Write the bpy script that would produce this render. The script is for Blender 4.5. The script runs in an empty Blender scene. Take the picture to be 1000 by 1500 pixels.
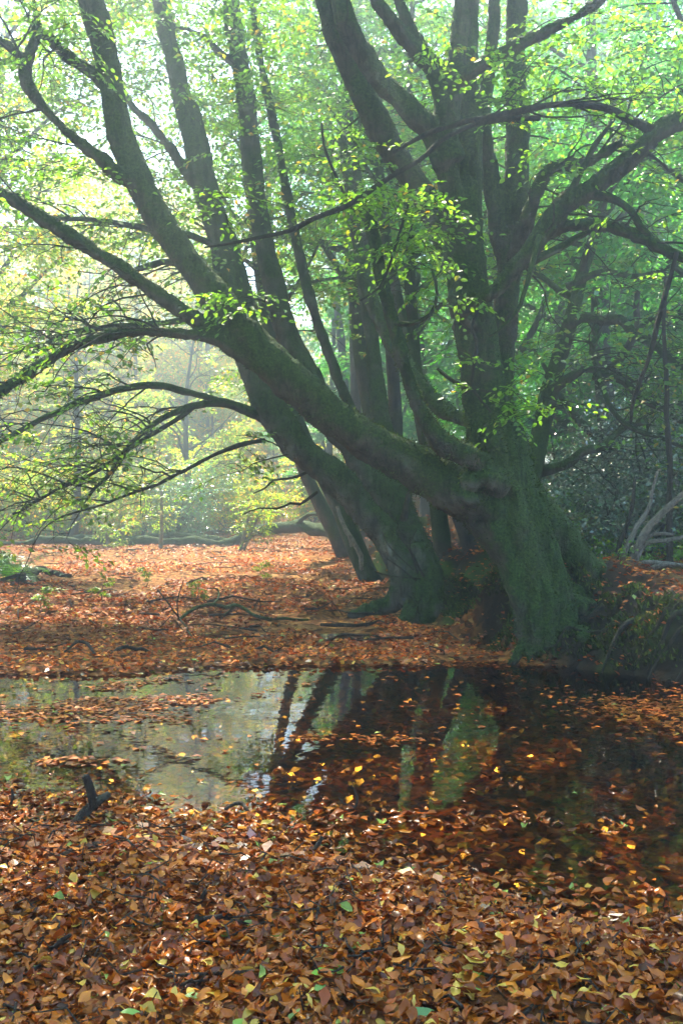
import bpy, math, random
import numpy as np
from mathutils import Vector

R = math.radians
rng = np.random.default_rng(7)
random.seed(7)
sc = bpy.context.scene
col = sc.collection

# ------------------------------------------------------------------ camera, sky, sun, exposure
CAM_H = 1.5
FPX = 1667.0
cam_d = bpy.data.cameras.new('camera')
cam_d.sensor_fit = 'VERTICAL'; cam_d.sensor_height = 36; cam_d.sensor_width = 24
cam_d.lens = 36 * FPX / 1500
cam_d.shift_y = -0.02
cam_d.clip_start = 0.05; cam_d.clip_end = 500
cam = bpy.data.objects.new('camera', cam_d); col.objects.link(cam)
cam.location = (0, 0, CAM_H); cam.rotation_euler = (R(90), 0, 0)
sc.camera = cam

SUN_AZ, SUN_EL = R(-15), R(53)          # azimuth from +Y towards +X
SUN_DIR = np.array([math.sin(SUN_AZ) * math.cos(SUN_EL), math.cos(SUN_AZ) * math.cos(SUN_EL), math.sin(SUN_EL)])
world = bpy.data.worlds.new('World'); sc.world = world; world.use_nodes = True
wn = world.node_tree
bg = wn.nodes['Background']
sky = wn.nodes.new('ShaderNodeTexSky'); sky.sky_type = 'NISHITA'; sky.sun_disc = False
sky.sun_elevation = SUN_EL; sky.sun_rotation = SUN_AZ
sky.air_density = 1.0; sky.dust_density = 0.5; sky.ozone_density = 1.0
wn.links.new(sky.outputs[0], bg.inputs[0]); bg.inputs[1].default_value = 0.15
sun_d = bpy.data.lights.new('sun', 'SUN'); sun_d.energy = 5.0; sun_d.angle = R(0.5); sun_d.color = (1, 0.90, 0.70)
sun = bpy.data.objects.new('sun', sun_d); col.objects.link(sun)
sun.rotation_euler = Vector(SUN_DIR).to_track_quat('Z', 'Y').to_euler(); sun.location = (-10, 60, 60)
sc.view_settings.view_transform = 'Standard'; sc.view_settings.look = 'None'
sc.view_settings.exposure = 3.0; sc.view_settings.gamma = 1.0
cy = sc.cycles
cy.use_denoising = True
cy.max_bounces = 8; cy.diffuse_bounces = 4; cy.glossy_bounces = 3; cy.transmission_bounces = 5
cy.transparent_max_bounces = 12; cy.volume_bounces = 0; cy.use_adaptive_sampling = True; cy.adaptive_threshold = 0.02
cy.caustics_reflective = False; cy.caustics_refractive = False
cy.sample_clamp_indirect = 6.0
HAZE_DENSITY = 0.017; HAZE_G = 0.82

# ------------------------------------------------------------------ helpers
def P(px, py, d):
    return np.array([(px - 500) / FPX * d, d, CAM_H - (py - 720) / FPX * d])

def tag(o, label=None, cat=None, group=None, kind=None):
    if label: o['label'] = label
    if cat: o['category'] = cat
    if group: o['group'] = group
    if kind: o['kind'] = kind
    return o

def empty(name, loc):
    o = bpy.data.objects.new(name, None); o.location = tuple(float(v) for v in loc)
    o.empty_display_size = 0.2
    col.objects.link(o); return o

def make_mesh(name, V, F, mat=None, C=None, smooth=True):
    """V (n,3); F list of int arrays (m,k); C (n,3) colours"""
    me = bpy.data.meshes.new(name)
    V = np.asarray(V, dtype=np.float32)
    if not isinstance(F, (list, tuple)): F = [F]
    F = [np.asarray(f, dtype=np.int32) for f in F if len(f)]
    nl = sum(f.size for f in F); npoly = sum(len(f) for f in F)
    me.vertices.add(len(V)); me.vertices.foreach_set('co', V.ravel())
    me.loops.add(nl); me.polygons.add(npoly)
    me.loops.foreach_set('vertex_index', np.concatenate([f.ravel() for f in F]))
    tot = np.concatenate([np.full(len(f), f.shape[1], dtype=np.int32) for f in F])
    st = np.concatenate([[0], np.cumsum(tot)[:-1]]).astype(np.int32)
    me.polygons.foreach_set('loop_start', st)
    me.polygons.foreach_set('use_smooth', np.full(npoly, smooth, dtype=bool))
    me.update(calc_edges=True)
    if C is not None:
        a = me.color_attributes.new('col', 'FLOAT_COLOR', 'POINT')
        c4 = np.ones((len(V), 4), dtype=np.float32); c4[:, :3] = C
        a.data.foreach_set('color', c4.ravel())
    if mat: me.materials.append(mat)
    return me

def obj(name, me, parent=None, loc=None):
    o = bpy.data.objects.new(name, me); col.objects.link(o)
    if parent: o.parent = parent
    if loc is not None: o.location = tuple(float(v) for v in loc)
    return o

def _hash(ix, iy, iz, s):
    h = (ix.astype(np.int64) * 374761393 + iy.astype(np.int64) * 668265263 + iz.astype(np.int64) * 2147483647 + s * 974634777) & 0xFFFFFFFF
    h = ((h ^ (h >> 13)) * 1274126177) & 0xFFFFFFFF
    h = ((h ^ (h >> 16)) * 2246822519) & 0xFFFFFFFF
    return ((h ^ (h >> 15)) & 0xFFFFFF) / float(0xFFFFFF)

def noise(p, s=0):
    p = np.asarray(p, dtype=float); i = np.floor(p); f = p - i; f = f * f * (3 - 2 * f)
    i = i.astype(np.int64); x, y, z = i[..., 0], i[..., 1], i[..., 2]
    out = 0
    for dx in (0, 1):
        for dy in (0, 1):
            for dz in (0, 1):
                w = (f[..., 0] if dx else 1 - f[..., 0]) * (f[..., 1] if dy else 1 - f[..., 1]) * (f[..., 2] if dz else 1 - f[..., 2])
                out = out + w * _hash(x + dx, y + dy, z + dz, s)
    return out * 2 - 1

def fbm(p, s=0, o=3):
    a, t = 1.0, 0
    p = np.asarray(p, dtype=float)
    for k in range(o):
        t = t + a * noise(p * (2.03 ** k) + 17.3 * k, s + k); a *= 0.5
    return t

def sstep(a, b, x):
    t = np.clip((x - a) / (b - a), 0, 1); return t * t * (3 - 2 * t)

def catmull(pts, step):
    """pts (n,k) -> resampled polyline"""
    pts = np.asarray(pts, float)
    P0 = np.vstack([2 * pts[0] - pts[1], pts, 2 * pts[-1] - pts[-2]])
    out = []
    for i in range(1, len(P0) - 2):
        a, b, c, d = P0[i - 1], P0[i], P0[i + 1], P0[i + 2]
        n = max(1, int(np.linalg.norm(c[:3] - b[:3]) / step))
        t = (np.arange(n) / n)[:, None]
        out.append(0.5 * ((2 * b) + (-a + c) * t + (2 * a - 5 * b + 4 * c - d) * t ** 2 + (-a + 3 * b - 3 * c + d) * t ** 3))
    out.append(pts[-1:]); return np.vstack(out)

class Tubes:
    def __init__(s): s.V = []; s.F4 = []; s.F3 = []; s.n = 0
    def add(s, path, rad, sides=8, seed=0, rough=0.0):
        path = np.asarray(path, float); rad = np.asarray(rad, float); m = len(path)
        T = np.gradient(path, axis=0); T /= np.linalg.norm(T, axis=1)[:, None] + 1e-9
        up = np.array([0.13, 0.2, 1.0]) if abs(T[0][2]) < 0.9 else np.array([1.0, 0.1, 0.05])
        U = np.zeros_like(T); u = up - T[0] * up.dot(T[0]); u /= np.linalg.norm(u)
        for i in range(m):
            u = u - T[i] * u.dot(T[i]); u /= np.linalg.norm(u) + 1e-9; U[i] = u
        W = np.cross(T, U)
        a = np.arange(sides) / sides * 2 * np.pi
        ring = np.cos(a)[None, :, None] * U[:, None, :] + np.sin(a)[None, :, None] * W[:, None, :]
        rr = np.repeat(rad[:, None], sides, 1)
        if rough:
            q = path[:, None, :] + ring * rad[:, None, None]
            rr = rr * (1 + rough * fbm(q * (2.2 / (np.mean(rad) + 0.05) * 0.25), seed, 2))
        V = (path[:, None, :] + ring * rr[:, :, None]).reshape(-1, 3)
        base = s.n
        i = np.arange(m - 1)[:, None] * sides; j = np.arange(sides)[None, :]; jn = (j + 1) % sides
        s.F4.append((np.stack([i + j, i + jn, i + sides + jn, i + sides + j], -1).reshape(-1, 4)) + base)
        V = np.vstack([V, path[0:1] - T[0] * rad[0] * 0.3, path[-1:] + T[-1] * rad[-1] * 0.6])
        c0, c1 = base + m * sides, base + m * sides + 1
        j = np.arange(sides); jn = (j + 1) % sides
        s.F3.append(np.stack([np.full(sides, c0), base + jn, base + j], -1))
        e = base + (m - 1) * sides
        s.F3.append(np.stack([np.full(sides, c1), e + j, e + jn], -1))
        s.V.append(V); s.n += len(V)
    def mesh(s, name, mat, origin=(0, 0, 0)):
        return make_mesh(name, np.vstack(s.V) - np.asarray(origin), [np.vstack(s.F4), np.vstack(s.F3)], mat)

def stroke(pts, step=None):
    """[(px,py,depth,rpx)] -> path, radii in metres"""
    a = np.array([[*P(x, y, d), r / FPX * d] for x, y, d, r in pts])
    st = step or max(0.03, float(np.mean(a[:, 3])) * 0.6)
    c = catmull(a, st); return c[:, :3], np.maximum(c[:, 3], 0.004)

def wobble(path, rad, amp, freq, seed):
    q = path * freq
    d = np.stack([fbm(q, seed, 2), fbm(q + 31.7, seed + 5, 2), fbm(q + 77.1, seed + 9, 2)], -1)
    w = np.linspace(0.2, 1, len(path))[:, None]
    return path + d * amp * w

def fused(name, strokes, voxel, mat, origin, disp=1.0, seed=3, smooth=4):
    tb = Tubes()
    for k, (p, r) in enumerate(strokes):
        p = wobble(p, r, float(np.mean(r)) * 0.22, 0.9, seed + k)
        tb.add(p, r, 14, seed + k, 0.16)
    me = tb.mesh('tmp', None, origin)
    o = bpy.data.objects.new('tmp', me); col.objects.link(o)
    m = o.modifiers.new('r', 'REMESH'); m.mode = 'VOXEL'; m.voxel_size = voxel; m.adaptivity = 0
    if smooth:
        m = o.modifiers.new('s', 'SMOOTH'); m.factor = 0.5; m.iterations = smooth
    dg = bpy.context.evaluated_depsgraph_get()
    out = bpy.data.meshes.new_from_object(o.evaluated_get(dg))
    bpy.data.objects.remove(o); bpy.data.meshes.remove(me)
    n = len(out.vertices); co = np.empty(n * 3, np.float32); out.vertices.foreach_get('co', co); co = co.reshape(-1, 3)
    no = np.empty(n * 3, np.float32); out.vertex_normals.foreach_get('vector', no); no = no.reshape(-1, 3)
    w = co + np.asarray(origin)
    lowz = sstep(2.6, 0.2, w[:, 2])
    d = 0.035 * lowz * (1 - np.abs(fbm(w * np.array([5.5, 5.5, 0.9]), seed + 60, 2))) + (0.012 + 0.035 * lowz) * fbm(w * np.array([4.5, 4.5, 1.5]), seed, 3) + (0.011 + 0.012 * lowz) * fbm(w * np.array([14, 14, 5]), seed + 20, 2) + 0.008 * fbm(w * 36, seed + 40, 2)
    co = co + no * (d * disp)[:, None]
    out.vertices.foreach_set('co', co.astype(np.float32).ravel())
    out.polygons.foreach_set('use_smooth', np.ones(len(out.polygons), bool))
    out.name = name; out.materials.clear(); out.materials.append(mat); out.update()
    return out

# ------------------------------------------------------------------ materials
def new_mat(name):
    m = bpy.data.materials.new(name); m.use_nodes = True
    nt = m.node_tree; nt.nodes.clear()
    return m, nt, nt.nodes.new('ShaderNodeOutputMaterial')

def N(nt, t, **kw):
    n = nt.nodes.new(t)
    for k, v in kw.items():
        if k.startswith('i_'): n.inputs[k[2:].replace('_', ' ')].default_value = v
        else: setattr(n, k, v)
    return n

def ramp(nt, src, stops):
    r = nt.nodes.new('ShaderNodeValToRGB'); e = r.color_ramp.elements
    while len(e) < len(stops): e.new(0.5)
    for k, (p, c) in enumerate(stops): e[k].position = p; e[k].color = (*c, 1) if len(c) == 3 else c
    nt.links.new(src, r.inputs[0]); return r.outputs[0]

def mat_leaf(name, trans=0.5, gloss=0.08, rough=0.35, tint=(2.5, 2.5, 0.9)):
    m, nt, out = new_mat(name); L = nt.links.new
    at = N(nt, 'ShaderNodeAttribute', attribute_name='col')
    df = N(nt, 'ShaderNodeBsdfDiffuse'); L(at.outputs['Color'], df.inputs['Color'])
    mu = N(nt, 'ShaderNodeMix', data_type='RGBA', blend_type='MULTIPLY'); mu.inputs['Factor'].default_value = 1
    L(at.outputs['Color'], mu.inputs[6]); mu.inputs[7].default_value = (*tint, 1)
    tr = N(nt, 'ShaderNodeBsdfTranslucent'); L(mu.outputs[2], tr.inputs['Color'])
    mx = N(nt, 'ShaderNodeMixShader'); mx.inputs[0].default_value = trans
    L(df.outputs[0], mx.inputs[1]); L(tr.outputs[0], mx.inputs[2])
    gl = N(nt, 'ShaderNodeBsdfGlossy'); gl.inputs['Roughness'].default_value = rough
    lw = N(nt, 'ShaderNodeLayerWeight'); lw.inputs['Blend'].default_value = 0.35
    mm = N(nt, 'ShaderNodeMath', operation='MULTIPLY_ADD'); L(lw.outputs['Fresnel'], mm.inputs[0]); mm.inputs[1].default_value = gloss * 2.2; mm.inputs[2].default_value = gloss * 0.4
    m2 = N(nt, 'ShaderNodeMixShader'); L(mm.outputs[0], m2.inputs[0]); L(mx.outputs[0], m2.inputs[1]); L(gl.outputs[0], m2.inputs[2])
    L(m2.outputs[0], out.inputs['Surface']); return m

def mat_bark(name, bark0, bark1, moss0, moss1, moss_amt=0.5, lichen=0.2, scale=1.0):
    m, nt, out = new_mat(name); L = nt.links.new
    ge = N(nt, 'ShaderNodeNewGeometry'); pos = ge.outputs['Position']
    n1 = N(nt, 'ShaderNodeTexNoise'); n1.inputs['Scale'].default_value = 6 * scale; n1.inputs['Detail'].default_value = 6; n1.inputs['Roughness'].default_value = 0.65; L(pos, n1.inputs['Vector'])
    bc = ramp(nt, n1.outputs[0], [(0.3, bark0), (0.7, bark1)])
    n2 = N(nt, 'ShaderNodeTexNoise'); n2.inputs['Scale'].default_value = 3.2 * scale; n2.inputs['Detail'].default_value = 3; L(pos, n2.inputs['Vector'])
    lc = ramp(nt, n2.outputs[0], [(0.60, (0, 0, 0)), (0.66, (1, 1, 1))])
    lf = N(nt, 'ShaderNodeMath', operation='MULTIPLY'); L(lc, lf.inputs[0]); lf.inputs[1].default_value = lichen
    mxl = N(nt, 'ShaderNodeMix', data_type='RGBA'); L(lf.outputs[0], mxl.inputs[0]); L(bc, mxl.inputs[6]); mxl.inputs[7].default_value = (0.30, 0.33, 0.27, 1)
    n3 = N(nt, 'ShaderNodeTexNoise'); n3.inputs['Scale'].default_value = 42 * scale; n3.inputs['Detail'].default_value = 5; n3.inputs['Roughness'].default_value = 0.7; L(pos, n3.inputs['Vector'])
    mc = ramp(nt, n3.outputs[0], [(0.36, moss0), (0.64, moss1)])
    n4 = N(nt, 'ShaderNodeTexNoise'); n4.inputs['Scale'].default_value = 1.7 * scale; n4.inputs['Detail'].default_value = 5; n4.inputs['Roughness'].default_value = 0.6; L(pos, n4.inputs['Vector'])
    sp = N(nt, 'ShaderNodeSeparateXYZ'); L(ge.outputs['Normal'], sp.inputs[0])
    a = N(nt, 'ShaderNodeMath', operation='MULTIPLY_ADD'); L(sp.outputs['Z'], a.inputs[0]); a.inputs[1].default_value = 0.38; L(n4.outputs[0], a.inputs[2])
    b = N(nt, 'ShaderNodeMapRange'); L(a.outputs[0], b.inputs[0]); b.inputs[1].default_value = 0.85 - moss_amt; b.inputs[2].default_value = 1.05 - moss_amt
    vm = N(nt, 'ShaderNodeVectorMath', operation='MULTIPLY'); L(pos, vm.inputs[0]); vm.inputs[1].default_value = (15 * scale, 15 * scale, 3.2 * scale)
    n5 = N(nt, 'ShaderNodeTexNoise'); n5.inputs['Scale'].default_value = 1.0; n5.inputs['Detail'].default_value = 4; n5.inputs['Roughness'].default_value = 0.6; L(vm.outputs[0], n5.inputs['Vector'])
    cr = ramp(nt, n5.outputs[0], [(0.38, (0.55, 0.53, 0.5)), (0.50, (1, 1, 1)), (0.68, (1.0, 1.0, 1.0)), (0.76, (0.7, 0.7, 0.7))])
    mx0 = N(nt, 'ShaderNodeMix', data_type='RGBA'); L(b.outputs[0], mx0.inputs[0]); L(mxl.outputs[2], mx0.inputs[6]); L(mc, mx0.inputs[7])
    mx = N(nt, 'ShaderNodeMix', data_type='RGBA', blend_type='MULTIPLY'); mx.inputs[0].default_value = 1.0; L(mx0.outputs[2], mx.inputs[6]); L(cr, mx.inputs[7])
    bs = N(nt, 'ShaderNodeBsdfPrincipled'); bs.inputs['Roughness'].default_value = 0.85; bs.inputs['Specular IOR Level'].default_value = 0.25
    L(mx.outputs[2], bs.inputs['Base Color'])
    sh0 = N(nt, 'ShaderNodeMath', operation='ADD'); L(n3.outputs[0], sh0.inputs[0]); L(n1.outputs[0], sh0.inputs[1])
    sh = N(nt, 'ShaderNodeMath', operation='ADD'); L(sh0.outputs[0], sh.inputs[0]); L(n5.outputs[0], sh.inputs[1])
    bu = N(nt, 'ShaderNodeBump'); bu.inputs['Strength'].default_value = 1.0; bu.inputs['Distance'].default_value = 0.035; L(sh.outputs[0], bu.inputs['Height']); L(bu.outputs[0], bs.inputs['Normal'])
    L(bs.outputs[0], out.inputs['Surface']); return m

MOSS0, MOSS1 = (0.016, 0.030, 0.008), (0.070, 0.118, 0.022)
M_TRUNK = mat_bark('mossy_bark', (0.045, 0.04, 0.03), (0.13, 0.115, 0.085), MOSS0, MOSS1, 0.52, 0.2)
M_TRUNK2 = mat_bark('mossy_grey_bark', (0.06, 0.055, 0.045), (0.17, 0.16, 0.13), MOSS0, MOSS1, 0.46, 0.35)
M_BG = mat_bark('background_bark', (0.05, 0.045, 0.035), (0.13, 0.12, 0.10), MOSS0, MOSS1, 0.30, 0.3, 0.7)
M_TWIG = mat_bark('twig_bark', (0.03, 0.022, 0.015), (0.085, 0.07, 0.05), MOSS0, MOSS1, 0.20, 0.0, 3)
M_WOOD = mat_bark('dead_wood', (0.022, 0.015, 0.011), (0.10, 0.07, 0.05), MOSS0, MOSS1, -0.2, 0.25, 4)
M_PALE = mat_bark('pale_bark', (0.16, 0.14, 0.11), (0.42, 0.38, 0.32), MOSS0, MOSS1, 0.05, 0.2, 3)
M_LEAF = mat_leaf('beech_leaf', 0.55, 0.06, 0.4)
M_MOSS = mat_leaf('moss_tuft', 0.35, 0.01, 0.6, (1.4, 1.3, 0.8))
M_HOLLY = mat_leaf('glossy_leaf', 0.2, 0.28, 0.28)
M_DRY = mat_leaf('dry_fallen_leaf', 0.2, 0.015, 0.5, (1.2, 0.85, 0.5))
M_DEAD = mat_leaf('fallen_leaf', 0.15, 0.055, 0.26, (1.2, 0.85, 0.5))

def mat_ground():
    m, nt, out = new_mat('leaf_litter_ground'); L = nt.links.new
    ge = N(nt, 'ShaderNodeNewGeometry'); pos = ge.outputs['Position']
    v = N(nt, 'ShaderNodeTexVoronoi'); v.inputs['Scale'].default_value = 17; v.inputs['Randomness'].default_value = 1; L(pos, v.inputs['Vector'])
    sp = N(nt, 'ShaderNodeSeparateColor'); L(v.outputs['Color'], sp.inputs[0])
    lc = ramp(nt, sp.outputs[0], [(0.0, (0.05, 0.02, 0.008)), (0.35, (0.16, 0.06, 0.018)), (0.7, (0.27, 0.11, 0.03)), (1.0, (0.36, 0.19, 0.06))])
    ns = N(nt, 'ShaderNodeTexNoise'); ns.inputs['Scale'].default_value = 9; ns.inputs['Detail'].default_value = 6; L(pos, ns.inputs['Vector'])
    so = ramp(nt, ns.outputs[0], [(0.3, (0.010, 0.007, 0.005)), (0.7, (0.045, 0.032, 0.020))])
    ms = ramp(nt, ns.outputs[0], [(0.3, (0.02, 0.035, 0.006)), (0.7, (0.075, 0.12, 0.015))])
    at = N(nt, 'ShaderNodeAttribute', attribute_name='col'); sc_ = N(nt, 'ShaderNodeSeparateColor'); L(at.outputs['Color'], sc_.inputs[0])
    a = N(nt, 'ShaderNodeMix', data_type='RGBA'); L(sc_.outputs[0], a.inputs[0]); L(lc, a.inputs[6]); L(so, a.inputs[7])
    b = N(nt, 'ShaderNodeMix', data_type='RGBA'); L(sc_.outputs[1], b.inputs[0]); L(a.outputs[2], b.inputs[6]); L(ms, b.inputs[7])
    bs = N(nt, 'ShaderNodeBsdfPrincipled'); bs.inputs['Roughness'].default_value = 0.95; bs.inputs['Specular IOR Level'].default_value = 0.1; L(b.outputs[2], bs.inputs['Base Color'])
    iv = N(nt, 'ShaderNodeMath', operation='SUBTRACT'); iv.inputs[0].default_value = 1.0; L(sc_.outputs[0], iv.inputs[1])
    vm = N(nt, 'ShaderNodeMath', operation='MULTIPLY'); L(v.outputs['Distance'], vm.inputs[0]); L(iv.outputs[0], vm.inputs[1])
    nf = N(nt, 'ShaderNodeTexNoise'); nf.inputs['Scale'].default_value = 22; nf.inputs['Detail'].default_value = 8; nf.inputs['Roughness'].default_value = 0.7; L(pos, nf.inputs['Vector'])
    ad0 = N(nt, 'ShaderNodeMath', operation='ADD'); L(vm.outputs[0], ad0.inputs[0]); L(nf.outputs[0], ad0.inputs[1])
    ad = N(nt, 'ShaderNodeMath', operation='ADD'); L(ad0.outputs[0], ad.inputs[0]); L(ns.outputs[0], ad.inputs[1])
    bu = N(nt, 'ShaderNodeBump'); bu.inputs['Strength'].default_value = 0.8; bu.inputs['Distance'].default_value = 0.03; L(ad.outputs[0], bu.inputs['Height']); L(bu.outputs[0], bs.inputs['Normal'])
    L(bs.outputs[0], out.inputs['Surface']); return m

def mat_water():
    m, nt, out = new_mat('pond_water'); L = nt.links.new
    ge = N(nt, 'ShaderNodeNewGeometry')
    ns = N(nt, 'ShaderNodeTexNoise'); ns.inputs['Scale'].default_value = 5; ns.inputs['Detail'].default_value = 2; L(ge.outputs['Position'], ns.inputs['Vector'])
    bu = N(nt, 'ShaderNodeBump'); bu.inputs['Strength'].default_value = 0.06; bu.inputs['Distance'].default_value = 0.02; L(ns.outputs[0], bu.inputs['Height'])
    fr = N(nt, 'ShaderNodeFresnel'); fr.inputs['IOR'].default_value = 1.33; L(bu.outputs[0], fr.inputs['Normal'])
    tr = N(nt, 'ShaderNodeBsdfTransparent'); tr.inputs['Color'].default_value = (0.54, 0.38, 0.13, 1)
    gl = N(nt, 'ShaderNodeBsdfGlossy'); gl.inputs['Roughness'].default_value = 0.02; L(bu.outputs[0], gl.inputs['Normal'])
    mx = N(nt, 'ShaderNodeMixShader'); L(fr.outputs[0], mx.inputs[0]); L(tr.outputs[0], mx.inputs[1]); L(gl.outputs[0], mx.inputs[2])
    L(mx.outputs[0], out.inputs['Surface']); return m

# ------------------------------------------------------------------ terrain
BY = np.array([2.0, 5.0, 7.5, 8.6, 9.6, 10.5, 13.0, 16.0, 19.0, 25.0, 31.0, 36.0, 50.0, 80.0])
BX = np.array([8.0, 5.0, 3.2, 2.65, 1.85, 1.42, 1.12, 0.85, 0.55, 0.30, -0.1, -0.5, -1.0, -2.0])
NX = np.array([-12.0, -2.4, -1.2, -0.3, 0.5, 1.3, 3.0, 8.0])
NY = np.array([5.9, 5.5, 5.1, 4.6, 4.15, 3.75, 3.2, 2.8])
def bank_t(x, y): return x - np.interp(y, BY, BX)
def y_near(x): return np.interp(x, NX, NY)
def y_far(x): return np.interp(x, [-12, -2.6, -1, 0.5, 1.6, 6], [9.0, 9.35, 9.75, 9.95, 9.9, 12])
def height(x, y):
    x = np.asarray(x, float); y = np.asarray(y, float)
    q = np.stack([x, y, np.zeros_like(x)], -1)
    n1 = fbm(q * 0.6, 11, 3); n2 = fbm(q * 2.3, 12, 3); n3 = fbm(q * 7, 13, 2)
    dn = y - y_near(x) + 0.35 * n1; df = y_far(x) - y + 0.3 * n1 + 0.16 * n2
    z = 0.035 + 0.02 * n2 + 0.006 * n3
    near = sstep(-0.3, 1.9, dn); far = sstep(-0.1, 0.7, df)
    side = sstep(9.0, 6.0, np.abs(x))
    z = z - 0.34 * near * far * side
    z = z + np.where(y > 9.5, 0.10 * n1 * sstep(10, 13, y) * sstep(29, 24, y) + 0.03 * n2 * sstep(10, 13, y) * sstep(29, 24, y), 0)
    z = z + 0.055 * np.clip(y - 35, 0, 40) + 0.10 * np.clip(-x - 13, 0, 30) * sstep(8, 20, y)
    t = bank_t(x, y) + 0.16 * n1 + 0.10 * n2
    hb = 0.62 + 0.17 * n1 + 0.09 * n2 + 0.10 * sstep(12, 22, y)
    bk = sstep(-0.1, 0.8, t) ** 0.8
    z = z * (1 - bk) + bk * (np.maximum(z, 0) + hb + 0.04 * np.clip(t, 0, 12)) + (0.13 * n2 + 0.09 * n3) * sstep(-0.25, 0.12, t) * sstep(1.6, 0.4, t)
    z = z - 0.12 * np.clip(-y - 2, 0, 1) * 0
    return z

def grade(a, b, c0, step, g):
    out = [c0]; s = step
    while out[-1] < b: out.append(out[-1] + s); s = s if out[-1] < a else s * g
    return out
xr = grade(3.6, 78, 0.0, 0.07, 1.12); xs = np.array(sorted(set([-v for v in xr[1:]] + xr)))
yr = grade(13, 108, 0.0, 0.07, 1.04); yb = grade(0.3, 24, 0.0, 0.3, 1.2); ys = np.array(sorted(set([-v for v in yb[1:]] + yr)))
GX, GY = np.meshgrid(xs, ys)
GZ = height(GX, GY)
nx, ny = len(xs), len(ys)
idx = np.arange(nx * ny).reshape(ny, nx)
F = np.stack([idx[:-1, :-1], idx[:-1, 1:], idx[1:, 1:], idx[1:, :-1]], -1).reshape(-1, 4)
tt = bank_t(GX, GY); q = np.stack([GX, GY, np.zeros_like(GX)], -1)
soil = sstep(-0.1, 0.15, tt + 0.1 * fbm(q * 2, 5)) * (1 - 0.55 * sstep(0.9, 2.2, tt + 0.5 * fbm(q * 0.8, 6)))
moss = soil * sstep(0.15, 0.6, fbm(q * 1.6, 8) + 0.4 * sstep(10, 12, GY) * sstep(16, 13, GY) + 0.05)
gc = np.stack([soil.ravel(), moss.ravel(), np.zeros(nx * ny)], -1)
M_GROUND = mat_ground()
ground = obj('ground', make_mesh('ground', np.stack([GX, GY, GZ], -1).reshape(-1, 3), F, M_GROUND, gc))
tag(ground, 'leaf covered woodland floor with a dark earth bank and a shallow pool hollow', kind='structure')

wv = np.array([[-9.0, 2.4, 0], [9, 2.4, 0], [9, 12.0, 0], [-9, 12.0, 0]])
water = obj('water', make_mesh('water', wv, np.array([[0, 1, 2, 3]]), mat_water(), smooth=False))
tag(water, 'still brown woodland pool reflecting the leaning trees', kind='structure')

# ------------------------------------------------------------------ foliage
GREENS = np.array([[0.085, 0.18, 0.024], [0.11, 0.21, 0.028], [0.13, 0.225, 0.03], [0.075, 0.16, 0.032]])
YELLOWS = np.array([[0.26, 0.25, 0.03], [0.22, 0.23, 0.03], [0.34, 0.20, 0.03]])
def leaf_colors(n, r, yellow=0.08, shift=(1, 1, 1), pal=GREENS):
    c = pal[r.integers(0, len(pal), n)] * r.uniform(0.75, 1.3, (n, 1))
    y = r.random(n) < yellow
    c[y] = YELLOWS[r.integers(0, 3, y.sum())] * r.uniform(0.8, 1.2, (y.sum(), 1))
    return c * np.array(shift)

def spray_templates(r, k=14, nl=22, length=0.62):
    out = []
    for _ in range(k):
        pos, dr, up, tw = [], [], [], []
        def twig(p, a, ln, n):
            ts = np.linspace(0.12, 1, n); droop = r.uniform(0.1, 0.35)
            pts = [np.array(p)]
            for i, t in enumerate(ts):
                c = np.array([p[0] + math.cos(a) * ln * t, p[1] + math.sin(a) * ln * t, p[2] - droop * ln * t * t + r.normal(0, 0.008)])
                pts.append(c)
                s = 1 if i % 2 else -1
                la = a + s * r.uniform(0.6, 1.15) if i < n - 1 else a
                d = np.array([math.cos(la), math.sin(la), r.normal(-0.22, 0.25)]); d /= np.linalg.norm(d)
                u = np.array([r.normal(0, 0.34), r.normal(0, 0.34), 1.0]); u -= d * u.dot(d); u /= np.linalg.norm(u)
                pos.append(c); dr.append(d); up.append(u)
            tw.append((pts[0], pts[-1]))
        twig((0, 0, 0), 0.0, length, max(5, int(nl * 0.4)))
        for s in (-1, 1):
            twig((length * r.uniform(0.15, 0.45), 0, -0.01), s * r.uniform(0.5, 0.9), length * r.uniform(0.5, 0.75), max(3, int(nl * 0.3)))
        out.append((np.array(pos), np.array(dr), np.array(up), tw))
    return out
SPR = spray_templates(np.random.default_rng(3))
SPR_S = spray_templates(np.random.default_rng(4), 12, 11, 0.75)

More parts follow.
